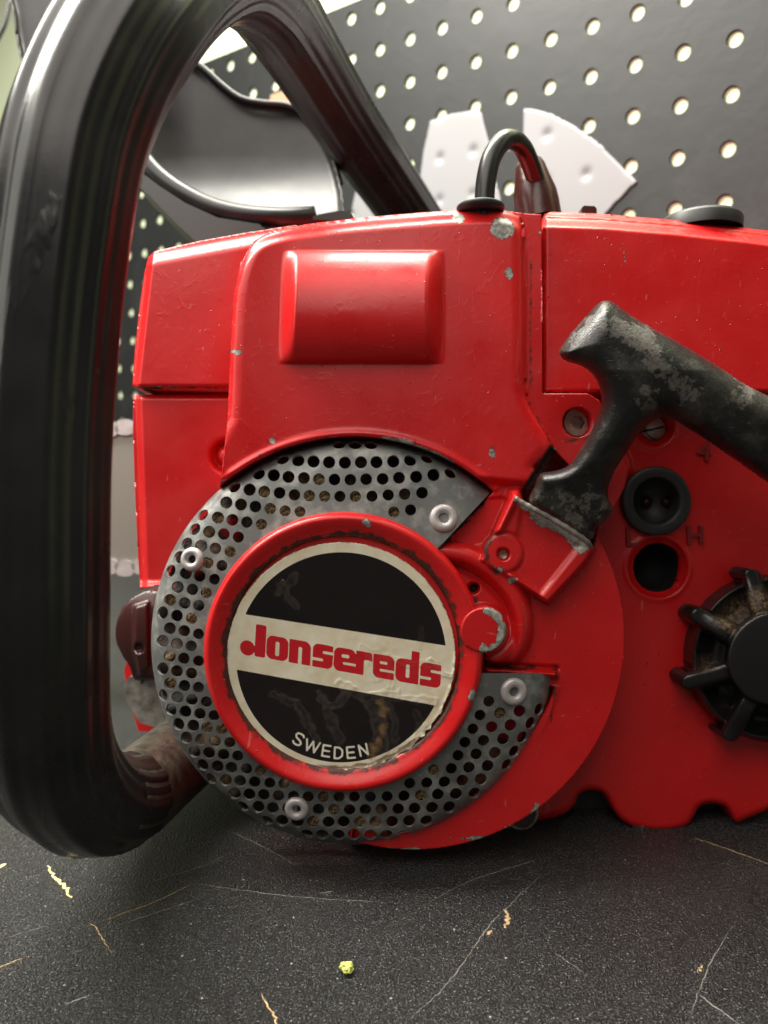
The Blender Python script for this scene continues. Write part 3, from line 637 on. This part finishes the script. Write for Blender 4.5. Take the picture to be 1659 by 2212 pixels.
# raised casting marks
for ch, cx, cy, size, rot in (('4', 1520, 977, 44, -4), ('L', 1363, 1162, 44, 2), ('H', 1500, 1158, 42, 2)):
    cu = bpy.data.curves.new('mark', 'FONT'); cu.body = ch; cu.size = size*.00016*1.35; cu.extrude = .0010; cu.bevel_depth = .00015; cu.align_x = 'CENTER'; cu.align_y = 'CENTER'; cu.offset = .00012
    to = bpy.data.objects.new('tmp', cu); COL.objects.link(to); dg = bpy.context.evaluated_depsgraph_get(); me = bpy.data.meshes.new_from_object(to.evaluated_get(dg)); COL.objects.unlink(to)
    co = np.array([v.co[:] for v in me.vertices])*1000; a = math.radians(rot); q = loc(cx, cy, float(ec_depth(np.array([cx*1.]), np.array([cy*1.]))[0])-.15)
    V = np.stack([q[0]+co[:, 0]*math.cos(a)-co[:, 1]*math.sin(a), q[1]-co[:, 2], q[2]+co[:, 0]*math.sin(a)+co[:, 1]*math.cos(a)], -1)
    mk('cast_letter', V, [tuple(p.vertices) for p in me.polygons], shaded_red, case, smooth=False, label='cast mark reading '+ch)
# socket bolt
def hexbolt(px, py, d, r, parent):
    k = d/F; R = r*k; c = loc(px, py, d); V = []; Fc = []; seg = 36
    rings = [(R, 6, 0), (R, .4, 0), (R*.93, 0, 0), (R*.60, 0, 0)]
    for rr, h, _ in rings:
        for i in range(seg): a = 2*math.pi*i/seg; V.append(c+np.array([rr*math.cos(a), h, rr*math.sin(a)]))
    for hr, h in ((.52, 0.05), (.50, 3.0)):
        for i in range(seg):
            a = 2*math.pi*i/seg+.26; am = ((a-.26) % (math.pi/3))-math.pi/6; rr = R*hr*math.cos(math.pi/6)/math.cos(am); V.append(c+np.array([rr*math.cos(a-.26), h, rr*math.sin(a-.26)]))
    for j in range(5):
        for i in range(seg): Fc.append((j*seg+i, (j+1)*seg+i, (j+1)*seg+(i+1) % seg, j*seg+(i+1) % seg))
    Fc.append(tuple(range(5*seg, 6*seg)))
    return mk('socket_bolt', V, Fc, boltm.m, parent, autos=35)
hexbolt(1248, 912, 279, 31, saw)
bolt_well = lathe('bolt_well', loc(1248, 912, 286), [(6.6, 4), (6.6, -6), (.1, -6)], dark.m, housing, 32)
sc = lathe('slotted_screw', loc(1410, 926, 302), [(4.6, -4), (4.6, .2), (4.2, .8), (.05, 1.0)], boltm.m, case, 32)
q = loc(1410, 926, 300.9); V, Fc = prism([q+np.array([-4.4, 0, -1.6]), q+np.array([4.3, 0, .4]), q+np.array([4.2, 0, 1.1]), q+np.array([-4.5, 0, -.9])], 1.0, (0, 1, 0)); mk('screw_slot', V, Fc, dark.m, sc, smooth=False)
lathe('screw_well', loc(1413, 921, 306), [(5.6, 6), (5.6, -4), (.1, -4)], dark.m, case, 32)
k = 293/F
plug = lathe('rubber_plug', loc(1418, 1082, 293.5), [(60*k, -8), (74*k, -4), (75.5*k, -.6), (74.5*k, .3), (71*k, .8), (54*k, .5), (50.5*k, .2), (49*k, -.8), (48.5*k, -9), (.1, -9.5)], plug_mat.m, case, 64)
for px in (1397, 1441): lathe('needle_screw', loc(px, 1084, 302.2), [(2.3, -2), (2.1, .4), (.05, .8)], boot_mat.m, plug, 20)
lathe('adjuster_bore', loc(1421, 1226, 300), [(51*k*1.03, .6), (49*k*1.0, -14), (.1, -14)], dark.m, case, 48)
lb = lathe('lower_bore', loc(1126, 1757, 293), [(37*k, -10), (37.5*k, -.5), (36*k, .2), (32*k, .2), (30.5*k, -.6)], steel.m, housing, 40)
lathe('bore_plug', loc(1126, 1757, 293), [(31*k, -.8), (20*k, -1.4), (.1, -1.6)], boot_mat.m, housing, 32)

# ---- oil cap (lobed knob)
cc = (1672., 1424.)
def cap_depth(x, y):
    r = np.hypot(x-cc[0], y-cc[1]); d = 287. + 0*r
    d += 3.2*np.exp(-((r-134)/24.)**2); d -= 1.5*sstep(r, 158, 170); d += 6*sstep(r, 172, 186)
    for a in range(15, 375, 45):
        t = math.radians(a); A = (cc[0]+96*math.cos(t), cc[1]-96*math.sin(t)); B = (cc[0]+190*math.cos(t), cc[1]-190*math.sin(t))
        sl = sd_line(x, y, [A, B], 0); h = np.sqrt(np.clip(1-(sl/24.)**4, 0, 1)); tgt = 283.5-4.5*h+4.5*sstep(r, 110, 200); d = np.where(sl < 24, np.minimum(d, tgt+2.5*(1-h)), d)
    hub_ = 274.5 + 1.6*(1-np.sqrt(np.clip(1-(r/100.)**2, 0, 1))); d = d + (hub_-d)*sstep(-(r-100), -5, 2)
    return d
def cap_sdf(x, y):
    s = sd_circle(x, y, cc[0], cc[1], 180)
    for a in range(15, 375, 45):
        t = math.radians(a); s = np.minimum(s, sd_line(x, y, [(cc[0]+100*math.cos(t), cc[1]-100*math.sin(t)), (cc[0]+183*math.cos(t), cc[1]-178*math.sin(t))], 23))
    return s
def cap_dust(x, y):
    a = np.degrees(np.arctan2(-(y-cc[1]), x-cc[0])) % 360; r = np.hypot(x-cc[0], y-cc[1])
    return ((a > 60) & (a < 150))*np.clip(1-np.abs(r-130)/36, 0, 1)*1.5 + ((a > 150) & (a < 192))*np.clip(1-np.abs(r-150)/30, 0, 1)*np.clip(1-np.abs(a-184)/10, 0, 1)
field('oil_cap', cap_sdf, cap_depth, (1470, 1220, 1880, 1630), 2.6, km.m, saw, attrs={'dust': cap_dust}, back=299, label='black lobed filler cap with sawdust between its ribs')

# ---- starter grip
Z7 = [(500, 95), (452, 105), (400, 150), (330, 230), (240, 330), (178, 420), (158, 465), (170, 500), (205, 530), (255, 545), (315, 565), (375, 605), (425, 670), (452, 745), (462, 830), (440, 920), (400, 1000), (335, 1125), (280, 1210), (232, 1272), (170, 1308), (100, 1325), (32, 1335), (4, 1362), (-20, 1430), (-50, 1490), (-50, 1560), (100, 1660), (330, 1812), (395, 1806), (420, 1742), (470, 1700), (540, 1612), (530, 1560), (508, 1500), (512, 1440), (534, 1378), (565, 1305), (640, 1190), (720, 1068), (765, 1015), (830, 962), (900, 935), (980, 950), (1060, 1000), (1200, 1088), (1400, 1225), (1659, 1405), (1900, 1570), (1990, 960), (1659, 780), (1500, 700), (1300, 565), (1150, 475), (1000, 385), (850, 305), (700, 218), (600, 148), (545, 108)]
GP = smooth_poly([(1161+.3001*a, 621+.3001*b) for a, b in Z7], 4)
def g_mid(x, y): return np.interp(y+.25*(x-1250)*0, [650, 800, 950, 1030, 1160, 1200], [245, 246, 254, 260, 268, 269]) + .0*x + 5*sstep(x, 1500, 1800)*0
def g_half(x, y): return np.interp(y-np.clip(x-1330, 0, None)*.5, [600, 900, 1000, 1060, 1180], [11.5, 11.2, 10, 8.5, 7.5])
def g_R(x, y): return np.interp(y, [700, 900, 980, 1040, 1100], [66, 60, 50, 26, 16])
def g_dust(x, y):
    n = noise2(x, y, 16, 41)*.35+noise2(x, y, 6, 42)*.2
    a = sstep(-sd_line(x, y, [(1320, 700), (1400, 740), (1425, 790), (1490, 850)], 18), -22, 10)*.75; b = sstep(-sd_circle(x, y, 1395, 860, 34), -14, 16)*.5; c = sstep(y, 1035, 1080)*.45; e = sstep(-sd_circle(x, y, 1600, 850, 28), -14, 12)*.6
    f = sstep(-sd_line(x, y, [(1230, 740), (1300, 665)], 8), -8, 8)*.6
    return np.clip(np.maximum.reduce([a, b, c, e, f])+n*(np.maximum.reduce([a, b, c, e, f]) > .05), 0, 1)
inflate('starter_grip', GP, g_mid, g_half, g_R, 3, grip, saw, attrs={'dust': g_dust}, power=2.1, label='worn black rubber pull grip with grey dust patches')
# bare metal lip of the rope outlet
lip = spline([(1112, 1076, 257), (1135, 1090, 256.5), (1165, 1106, 256.3), (1205, 1128, 256.2), (1240, 1150, 256.2), (1268, 1170, 256.8), (1276, 1182, 259)], 6)
tube('rope_outlet_lip', loc(lip[:, 0], lip[:, 1], lip[:, 2]), [.85+.25*math.sin(i*1.9)*.4 for i in range(len(lip))], steel.m, housing, 10)

# ---- front handle (rubber coated loop)
K = 1.065
HP = np.array([(560, 1500, 345), (500, 1545, 325), (430, 1600, 300), (345, 1672, 276), (268, 1728, 248), (190, 1728, 215), (126, 1668, 192), (96, 1580, 178), (87, 1440, 171), (86, 1300, 169), (88, 1000, 168), (103, 750, 168), (124, 550, 168), (160, 330, 168), (221, 165, 170), (300, 40, 176), (385, -45, 192), (480, -80, 215), (560, -25, 250), (622, 62, 284), (745, 258, 345), (885, 462, 405), (960, 575, 440)], float)
HPs = spline(HP, 12); C = loc(HPs[:, 0], HPs[:, 1], HPs[:, 2]*K)
def hprof(a): return 1 + .020*math.cos(a*11+.4) + .010*math.cos(a*22) - .034*max(0, math.cos(a*5+2.2))**14
tm = M('dusty_worn_tube_coating', (.06, .05, .04), .3); _t = tm.ramp(tm.noise(190, 6, .7), [(.35, 0.), (.75, 1.)])
tm.set('Base Color', tm.mix(_t, (.030, .025, .021), (.12, .10, .075))); tm.bump(tm.noise(420, 4, .7), .55, .0006).bump(tm.ramp(tm.voro(210), [(.0, 1.), (.12, 0.)]), .6, .0006)
tube('handle_tube_end', C[:58], 14.75, tm.m, saw, seg=64, label='dusty brown lower end of the handle tube')
C = C[47:]
tube('front_handle', C, 15.0, handle_mat.m, saw, seg=108, prof=hprof, label='thick black rubber coated loop handle')

# ---- hand guard
GUARD = smooth_poly([(20, -90), (28, 30), (38, 100), (52, 152), (90, 230), (170, 330), (290, 400), (350, 428), (400, 455), (470, 478), (560, 487), (640, 482), (735, 472), (742, 440), (735, 395), (715, 330), (690, 285), (655, 245), (618, 226), (565, 221), (520, 210), (480, 180), (440, 142), (400, 113), (330, 60), (230, -90)], 4)
def gd_depth(x, y): return 390 - 18*sstep(x, 450, 100) + 8*np.cos((x-450)/150.)*sstep(y, 60, 460) - 5*sstep(-sd_poly(x, y, GUARD), 14, 0) - .0008*np.clip(y-335, 0, 200)**2
field('hand_guard', lambda x, y: sd_poly(x, y, GUARD), gd_depth, (15, -95, 750, 492), 5, guard_mat.m, saw, back=lambda x, y: gd_depth(x, y)+7, label='glossy black curved plastic hand guard')
rim = spline([(297, 330, 362), (340, 378, 361), (395, 418, 360), (460, 449, 360), (530, 465, 361), (610, 470, 363), (680, 467, 366)], 8)
tube('guard_rim', loc(rim[:, 0], rim[:, 1], rim[:, 2]-2), 4.4, guard_mat.m, saw, 14)
rim = spline([(398, 118, 385), (440, 148, 384), (480, 184, 384), (520, 212, 384), (566, 222, 384), (618, 227, 385), (655, 246, 386), (690, 286, 388), (716, 332, 390), (736, 400, 392)], 6)
tube('guard_edge', loc(rim[:, 0], rim[:, 1], rim[:, 2]), 1.5, guard_mat.m, saw, 12)
block('guard_foot', [(296, 365), (345, 402), (400, 438), (470, 470), (560, 484), (600, 520), (430, 528), (380, 482), (330, 430), (290, 392)], 352, 380, plug_mat.m, saw)
V = [(676, 467), (700, 461), (735, 455), (758, 460), (764, 470), (720, 476), (676, 474)]
block('brake_latch', V, 300, 330, guard_mat.m, saw)

# ---- things on top of the saw
hs = spline([(1045, 470, 272), (1046, 440, 272), (1050, 390, 272), (1062, 340, 273), (1085, 306, 276), (1108, 302, 280), (1128, 318, 286), (1144, 350, 292), (1158, 392, 298), (1164, 420, 300)], 8)
tube('fuel_hose', loc(hs[:, 0], hs[:, 1], hs[:, 2]), 3.35, knob_mat.m, saw, 24)
lathe('hose_grommet', loc(1038, 449, 272), [(.1, -1.5), (7.4, -1.5), (7.9, -.6), (8.0, .2), (7.4, .7), (3.6, 1.0)], plug_mat.m, saw, 40, axis=(0, 0, 1))
bt = lathe('spark_plug_boot', loc(1163, 462, 302), [(8.2, -3), (8.3, 4), (8.0, 8), (6.7, 13), (5.7, 18), (4.9, 20), (3.6, 20.4), (3.4, 16)], boot_mat.m, saw, 40, axis=(-.16, 0.08, 1))
lathe('filter_cover_knob', loc(1514, 486, 296), [(14.2, -3), (14.4, 1.0), (13.6, 2.2), (9.6, 2.6), (.1, 2.8)], plug_mat.m, saw, 48, axis=(0, 0, 1))
block('choke_tab', [(1256, 470), (1257, 448), (1262, 444), (1284, 445), (1289, 450), (1290, 470)], 300, 308, boot_mat.m, saw)

# ---- guide bar and chain at the nose end
bar = block('guide_bar', [(380, 936), (380, 1210), (-300, 1218), (-380, 1180), (-410, 1080), (-380, 980), (-300, 940)], 398, 403, barm.m, saw)
for row, (y0, s_) in enumerate(((925, -1), (1226, 1))):
    for i in range(16):
        x = 345-i*36; a = loc(x, y0+(i % 2)*s_*-4, 399)
        if i == 0 and row == 0:
            def link(hh): 
                V = []; n = 16
                for dy in (-2.4, 2.4):
                    for k in range(n):
                        t = 2*math.pi*k/n; V.append((5.2*math.cos(t)*(1.0), dy, 3.2*math.sin(t)+(hh if math.sin(t) > .5 else 0)))
                Fc = [tuple(range(n)), tuple(range(2*n-1, n-1, -1))]+[(k, (k+1) % n, (k+1) % n+n, k+n) for k in range(n)]; return np.array(V), Fc
            Vl, Fl = link(1.6)
            first = mk('chain_link', Vl+a, Fl, alu.m, bar, autos=40); msh = first.data
        else:
            o = first.copy(); COL.objects.link(o); o.parent = bar; o.location = Vector((a-CTR[bar.name])/1000); o.rotation_euler = (0, (math.pi if row else 0), 0)
        
# ---- parts low at the nose: black cap, bracket, far cover edge
nk = (306, 1362)
def nk_sdf(x, y): return sd_poly(x, y, NK)
NK = smooth_poly([(330, 1276), (300, 1283), (270, 1305), (253, 1340), (250, 1380), (262, 1412), (280, 1440), (288, 1465), (300, 1470), (345, 1466), (380, 1440), (390, 1300)], 4)
def nk_depth(x, y):
    d = 316 - 6*np.sqrt(np.clip(1-(sd_circle(x, y, 315, 1370, 0)/100.)**2, 0, 1)); d -= 3*sstep(-sd_poly(x, y, [(290, 1310), (320, 1300), (322, 1440), (300, 1460), (288, 1400)]), -3, 4)
    return d + 2.5*sstep(-sd_circle(x, y, 300, 1400, 10), -4, 4)
field('nose_cap', nk_sdf, nk_depth, (240, 1268, 400, 1480), 3, boot_mat.m, saw, back=330)
block('bumper_bracket', [(266, 1478), (280, 1462), (300, 1462), (306, 1480), (318, 1466), (372, 1456), (400, 1560), (345, 1575), (300, 1560), (283, 1530), (268, 1505)], 322, 330, steel.m, saw)
block('clutch_cover_edge', [(268, 1450), (274, 1430), (300, 1420), (330, 1440), (330, 1580), (300, 1580), (284, 1530)], 338, 350, red_plain, saw)

# ================================================================== BENCH
bn = M('black_leather_grain_laminate', (.02, .02, .021), .35, 0, .8, .65, .30)
wv = bn.co((1, 1.0, 1)); g1 = bn.noise(1350, 2, .5, wv, .6); g2 = bn.voro(900, 'SMOOTH_F1'); 
scuff = bn.ramp(bn.noise(7, 6, .65), [(.35, 0.), (.75, 1.)])
bn.set('Base Color', bn.mix(scuff, (.007, .007, .008), (.018, .018, .018)))
bn.set('Roughness', bn.ramp(bn.noise(10, 5, .6), [(.3, .34), (.75, .46)]))
bn.bump(g1, 1.0, .0022).bump(bn.noise(420, 3), .4, .0006)
lines = bn.ramp(bn.noise(12, 2, .4, bn.co((1, 14, 1), (3, 0, 0))), [(.72, 0.), (.74, 1.)])
def grid_sheet(x0, x1, y0, y1, n):
    xs = np.linspace(x0, x1, n+1); ys = np.linspace(y0, y1, n+1); X, Y = np.meshgrid(xs, ys); V = np.stack([X.ravel(), Y.ravel(), 0*X.ravel()], -1)
    idx = np.arange((n+1)**2).reshape(n+1, n+1); return V, np.stack([idx[:-1, :-1].ravel(), idx[:-1, 1:].ravel(), idx[1:, 1:].ravel(), idx[1:, :-1].ravel()], -1)
V = [(-900, -250, 0), (900, -250, 0), (900, 1500, 0), (-900, 1500, 0)]; V = V+[(x, y, -30) for x, y, _ in V]
bench = mk('bench_surface', V, [(0, 1, 2, 3), (7, 6, 5, 4), (0, 4, 5, 1), (1, 5, 6, 2), (2, 6, 7, 3), (3, 7, 4, 0)], bn.m, None, smooth=False, ctr=(0, 0, 0), kind='structure', label='black leather grained workbench top with scratches')
# scratches: torn flecks of the laminate showing wood, and fine scored lines
fleck = M('torn_laminate_wood', (.45, .30, .16), .8); fleck.set('Base Color', fleck.ramp(fleck.noise(900, 4), [(.3, (.22, .12, .05)), (.6, (.58, .42, .22))])); fleck.bump(fleck.noise(1200, 3), .6, .0004)
yfleck = M('torn_laminate_yellow', (.62, .55, .25), .8)
score = M('scored_laminate', (.26, .245, .21), .6)
scorem = [([(-40, 2105), (50, 2070)], 2.0, fleck), ([(103, 1870), (120, 1898), (141, 1914), (153, 1940)], 6, yfleck), ([(-5, 1876), (10, 1866)], 8, yfleck), ([(220, 1990), (330, 1950), (411, 1911)], 1.6, fleck), ([(192, 1995), (205, 2002), (222, 2028), (243, 2060)], 2.0, fleck),
          ([(565, 2145), (590, 2190), (600, 2230)], 3.2, fleck), ([(870, 2215), (970, 2120), (1050, 2010), (1080, 1975), (1170, 1890)], 1.5, score), ([(1088, 1965), (1098, 1985), (1090, 2005)], 7, fleck), ([(1052, 2018), (1063, 2010)], 6, fleck),
          ([(1500, 1810), (1560, 1830), (1665, 1868)], 1.8, fleck), ([(1490, 2200), (1530, 2090), (1590, 1990)], 1.4, score), ([(1512, 2150), (1600, 2215)], 2.0, score), ([(1508, 2102), (1518, 2085)], 3.5, fleck), ([(140, 2170), (195, 2150)], 2.2, score),
          ([(330, 1905), (440, 1870), (500, 1840)], 1.1, score), ([(430, 1910), (620, 1935), (830, 1950)], .9, score), ([(480, 1790), (560, 1825), (640, 1870)], 1.0, score), ([(0, 2030), (150, 1985)], .9, score), ([(830, 2010), (1000, 1910), (1150, 1860)], .9, score), ([(690, 1930), (720, 1925)], 1.6, score), ([(1200, 2060), (1260, 2100)], .8, score), ([(250, 2000), (420, 1945)], .9, score)]
for i, (P, w, mt) in enumerate(scorem):
    S_ = spline([np.append(ray_bench(a, b)[:2], 0) for a, b in P], 10 if w > 1.6 else 16); S_[1:-1, :2] += rng.normal(0, .12 if w < 3 else .3, (len(S_)-2, 2)); T = np.gradient(S_, axis=0); T /= np.linalg.norm(T, axis=1)[:, None]; Nn = np.stack([-T[:, 1], T[:, 0], 0*T[:, 0]], -1)
    w *= 1.35; W_ = w*.148*.62*(.35+.65*rng.random(len(S_)))*np.sin(np.linspace(.15, math.pi-.15, len(S_)))**.5; W2 = w*.148*.62*(.35+.65*rng.random(len(S_)))*np.sin(np.linspace(.15, math.pi-.15, len(S_)))**.5
    up = np.array([0, 0, .06]); top = np.array([0, 0, .12])
    V = np.vstack([S_+Nn*W_[:, None]+up*.5, S_+top, S_-Nn*W2[:, None]+up*.5]); n = len(S_)
    Fc = [(k, k+1, k+1+n, k+n) for k in range(n-1)]+[(k+n, k+1+n, k+1+2*n, k+2*n) for k in range(n-1)]
    mk('laminate_scratch', V, Fc, mt.m, bench, smooth=False)
# fine dust scattered over the laminate
V = []; Fc = []
for k in range(110):
    p = ray_bench(rng.uniform(-60, 1720), rng.uniform(1835, 2230)); z = rng.uniform(.08, .30) if k % 9 else .45; b = len(V)
    for t in range(4): a = t*math.pi/2+rng.uniform(-.4, .4); V.append((p[0]+z*math.cos(a), p[1]+z*math.sin(a), .03))
    V.append((p[0], p[1], z*.8)); Fc += [(b+t, b+(t+1) % 4, b+4) for t in range(4)]
mk('bench_dust', V, Fc, M('pale_dust', (.42, .38, .30), .9).m, None, smooth=False, kind='stuff', label='fine pale dust specks scattered on the black bench', category='dust')
# crumb
def blob(name, c, r, mat, seed, squash=.6, **kw):
    bm = bmesh.new(); bmesh.ops.create_icosphere(bm, subdivisions=3, radius=1); rr = np.random.default_rng(seed); V = np.array([v.co[:] for v in bm.verts]); Fc = [tuple(x.index for x in f.verts) for f in bm.faces]; bm.free()
    n = 1+.28*noise2(V[:, 0]*3+V[:, 2]*2, V[:, 1]*3, .9, seed)+.14*rr.uniform(-1, 1, len(V)); V = V*n[:, None]*r; V[:, 2] *= squash; V[:, 2] -= V[:, 2].min(); return mk(name, V+np.array(c), Fc, mat, None, smooth=False, **kw)
crumbm = M('yellow_foam_crumb', (.55, .60, .14), .85); crumbm.bump(crumbm.noise(1500, 3), .8, .0004)
blob('crumb', ray_bench(749, 2100), 1.9, crumbm.m, 5, .7, label='small yellow-green crumb lying on the black bench', category='crumb', ctr=ray_bench(749, 2100))

# ================================================================== BACKGROUND
wallm = M('pale_yellow_wall', (.78, .86, .58), .7); wallm.bump(wallm.noise(20, 4), .1, .002)
def bpt(u, v, off): return BO + BR*u + np.array([0, 0, v]) + BN*off
V = [bpt(-1500, -500, 1.6), bpt(1500, -500, 1.6), bpt(1500, 1200, 1.6), bpt(-1500, 1200, 1.6)]; V += [p+BN*40 for p in V]
mk('back_wall', V, [(0, 1, 2, 3), (7, 6, 5, 4), (0, 4, 5, 1), (1, 5, 6, 2), (2, 6, 7, 3), (3, 7, 4, 0)], wallm.m, None, smooth=False, kind='structure', label='pale yellow-green wall behind the pegboard')
pbm = M('black_pegboard_enamel', (.028, .029, .030), .42); pbm.set('Roughness', pbm.ramp(pbm.noise(8, 5), [(.3, .44), (.7, .58)])); pbm.bump(pbm.noise(70, 5, .6), .22, .0012); pbm.set('Base Color', pbm.mix(pbm.ramp(pbm.noise(12, 6, .7), [(.55, 0.), (.8, 1.)]), (.015, .016, .016), (.045, .045, .042)))
uT, vT = ray_board(440, 137); uT2, vT2 = ray_board(700, 28); vtop = (vT+vT2)/2
uL = ray_board(150, 500)[0]
print('board top', vT, vT2, 'left', uL)
def pegboard():
    S = 25.4; i0 = math.ceil(uL/S); i1 = 24; j1 = int((vtop-6)//S); j0 = -15; hr = 3.9; n = 16; V = []; Fc = []; vid = {}
    def vv(p):
        k = tuple(np.round(p, 4));
        if k not in vid: vid[k] = len(V); V.append(p)
        return vid[k]
    for i in range(i0, i1+1):
        for j in range(j0, j1+1):
            ul = uL if i == i0 else (i-.5)*S; ur = (i+.5)*S; vb = (j-.5)*S; vt = vtop if j == j1 else (j+.5)*S
            c = np.array([i*S, j*S]); ci = []; sq = []
            for k in range(n):
                a = 2*math.pi*(k+.5)/n; d = np.array([math.cos(a), math.sin(a)])
                tx = ((ur-c[0]) if d[0] > 0 else (c[0]-ul))/abs(d[0]); ty = ((vt-c[1]) if d[1] > 0 else (c[1]-vb))/abs(d[1])
                sq.append(c+d*min(tx, ty)); ci.append(c+d*hr)
            corners = {}
            F0 = [vv(bpt(p[0], p[1], 0)) for p in ci]; F0b = [vv(bpt(*(c+(p-c)*1.09), .0)) for p in ci]
            B0 = [vv(bpt(p[0], p[1], 1.4)) for p in ci]; F0i = [vv(bpt(*(c+(p-c)*.97), .5)) for p in ci]
            for k in range(n):
                k2 = (k+1) % n; a, b = sq[k], sq[k2]; poly = [vv(bpt(a[0], a[1], 0))]
                def side(p): return (abs(p[0]-ul) < 1e-6, abs(p[0]-ur) < 1e-6, abs(p[1]-vb) < 1e-6, abs(p[1]-vt) < 1e-6)
                if not any(x and y for x, y in zip(side(a), side(b))):
                    cx = ul if (abs(a[0]-ul) < 1e-6 or abs(b[0]-ul) < 1e-6) else ur; cy = vb if (abs(a[1]-vb) < 1e-6 or abs(b[1]-vb) < 1e-6) else vt
                    poly.append(vv(bpt(cx, cy, 0)))
                poly.append(vv(bpt(b[0], b[1], 0)))
                Fc.append(tuple(poly+[F0b[k2], F0b[k]])); Fc.append((F0b[k], F0b[k2], F0i[k2], F0i[k])); Fc.append((F0i[k], F0i[k2], B0[k2], B0[k]))
    umax = (i1+.5)*S; vmin = (j0-.5)*S; a = [vv(bpt(*p, 0)) for p in ((uL, vmin), (umax, vmin), (umax, vtop), (uL, vtop))]; b = [vv(bpt(*p, 1.4)) for p in ((uL, vmin), (umax, vmin), (umax, vtop), (uL, vtop))]
    Fc += [(a[k], b[k], b[(k+1) % 4], a[(k+1) % 4]) for k in range(4)]
    return mk('pegboard', V, Fc, pbm.m, None, smooth=False, label='black perforated pegboard leaning behind the saw against the pale wall', category='pegboard')
pegboard()
decm = M('white_vinyl', (.29, .29, .30), .45); decm.bump(decm.noise(90, 4), .08, .0008)
def decal(P, label):
    Q = np.array([ray_board(*p) for p in P])
    def dd(x, y):
        fx = x-np.round(x/25.4)*25.4; fy = y-np.round(y/25.4)*25.4; r = np.hypot(fx, fy); return -.5+1.3*np.exp(-(r/2.6)**2)
    def bl(x, y, d): return BO+BR*np.asarray(x)[:, None]+np.array([0, 0, 1.])*np.asarray(y)[:, None]+BN*np.asarray(d)[:, None]
    lo = Q.min(0)-3; hi = Q.max(0)+3
    s_ = lambda x, y: sd_poly(x, y, Q)
    gx, gy = np.meshgrid(np.arange(lo[0], hi[0], 1.3), np.arange(lo[1], hi[1], 1.3)); s = s_(gx, gy); e = .3
    dx = s_(gx+e, gy)-s_(gx-e, gy); dy = s_(gx, gy+e)-s_(gx, gy-e); gl = np.hypot(dx, dy)+1e-9; near = s > -.6; keep = s < .94
    X = np.where(near, gx-dx/gl*s, gx); Y = np.where(near, gy-dy/gl*s, gy); q = keep[:-1, :-1] & keep[1:, :-1] & keep[:-1, 1:] & keep[1:, 1:]
    idx = np.arange(X.size).reshape(X.shape); f = np.stack([idx[:-1, :-1][q], idx[:-1, 1:][q], idx[1:, 1:][q], idx[1:, :-1][q]], -1); us = np.unique(f); rm = np.full(X.size, -1); rm[us] = np.arange(len(us)); f = rm[f]
    x = X.ravel()[us]; y = Y.ravel()[us]; d = dd(x, y); o = mk('white_decal', bl(x, y, d), f, decm.m, None, label=label, category='decal', group='white decals on the pegboard'); so = o.modifiers.new('t', 'SOLIDIFY'); so.thickness = .0003; so.offset = 1
    return o
decal([(1133, 236), (1152, 236), (1196, 248), (1249, 277), (1299, 313), (1343, 357), (1377, 393), (1343, 427), (1306, 466), (1240, 560), (1125, 560), (1130, 380)], 'white fan shaped decal right of the black fuel hose, curved top edge')
decal([(931, 262), (977, 247), (1029, 239), (1041, 243), (1047, 269), (1059, 313), (1070, 380), (1082, 427), (1092, 560), (900, 560), (905, 420), (916, 330)], 'white flared decal between the sloping handle arm and the fuel hose')
decal([(776, 388), (800, 420), (860, 510), (880, 560), (755, 560), (762, 450)], 'small white decal tip just left of the sloping handle arm')
# cardboard corner pinned on the board, dark cable far left
cb = M('brown_cardboard', (.42, .27, .17), .8)
Q = [ray_board(*p) for p in ((604, 212), (640, 200), (668, 240), (700, 300), (640, 330), (600, 280))]
V, Fc = prism([bpt(u, v, -9) for u, v in Q], 6, BN); mk('cardboard_piece', V, Fc, cb.m, None, smooth=False, label='brown cardboard corner peeking out above the hand guard', category='cardboard')
cable = spline([(34, -120, 560), (28, -40, 560), (20, 10, 560), (6, 60, 560), (-30, 120, 560), (-80, 180, 565)], 8); cw = to_world(loc(cable[:, 0], cable[:, 1], cable[:, 2]))
tube('hanging_cable', cw, 1.9, knob_mat.m, None, 12, label='thin black cable hanging at the far upper left corner', category='cable')
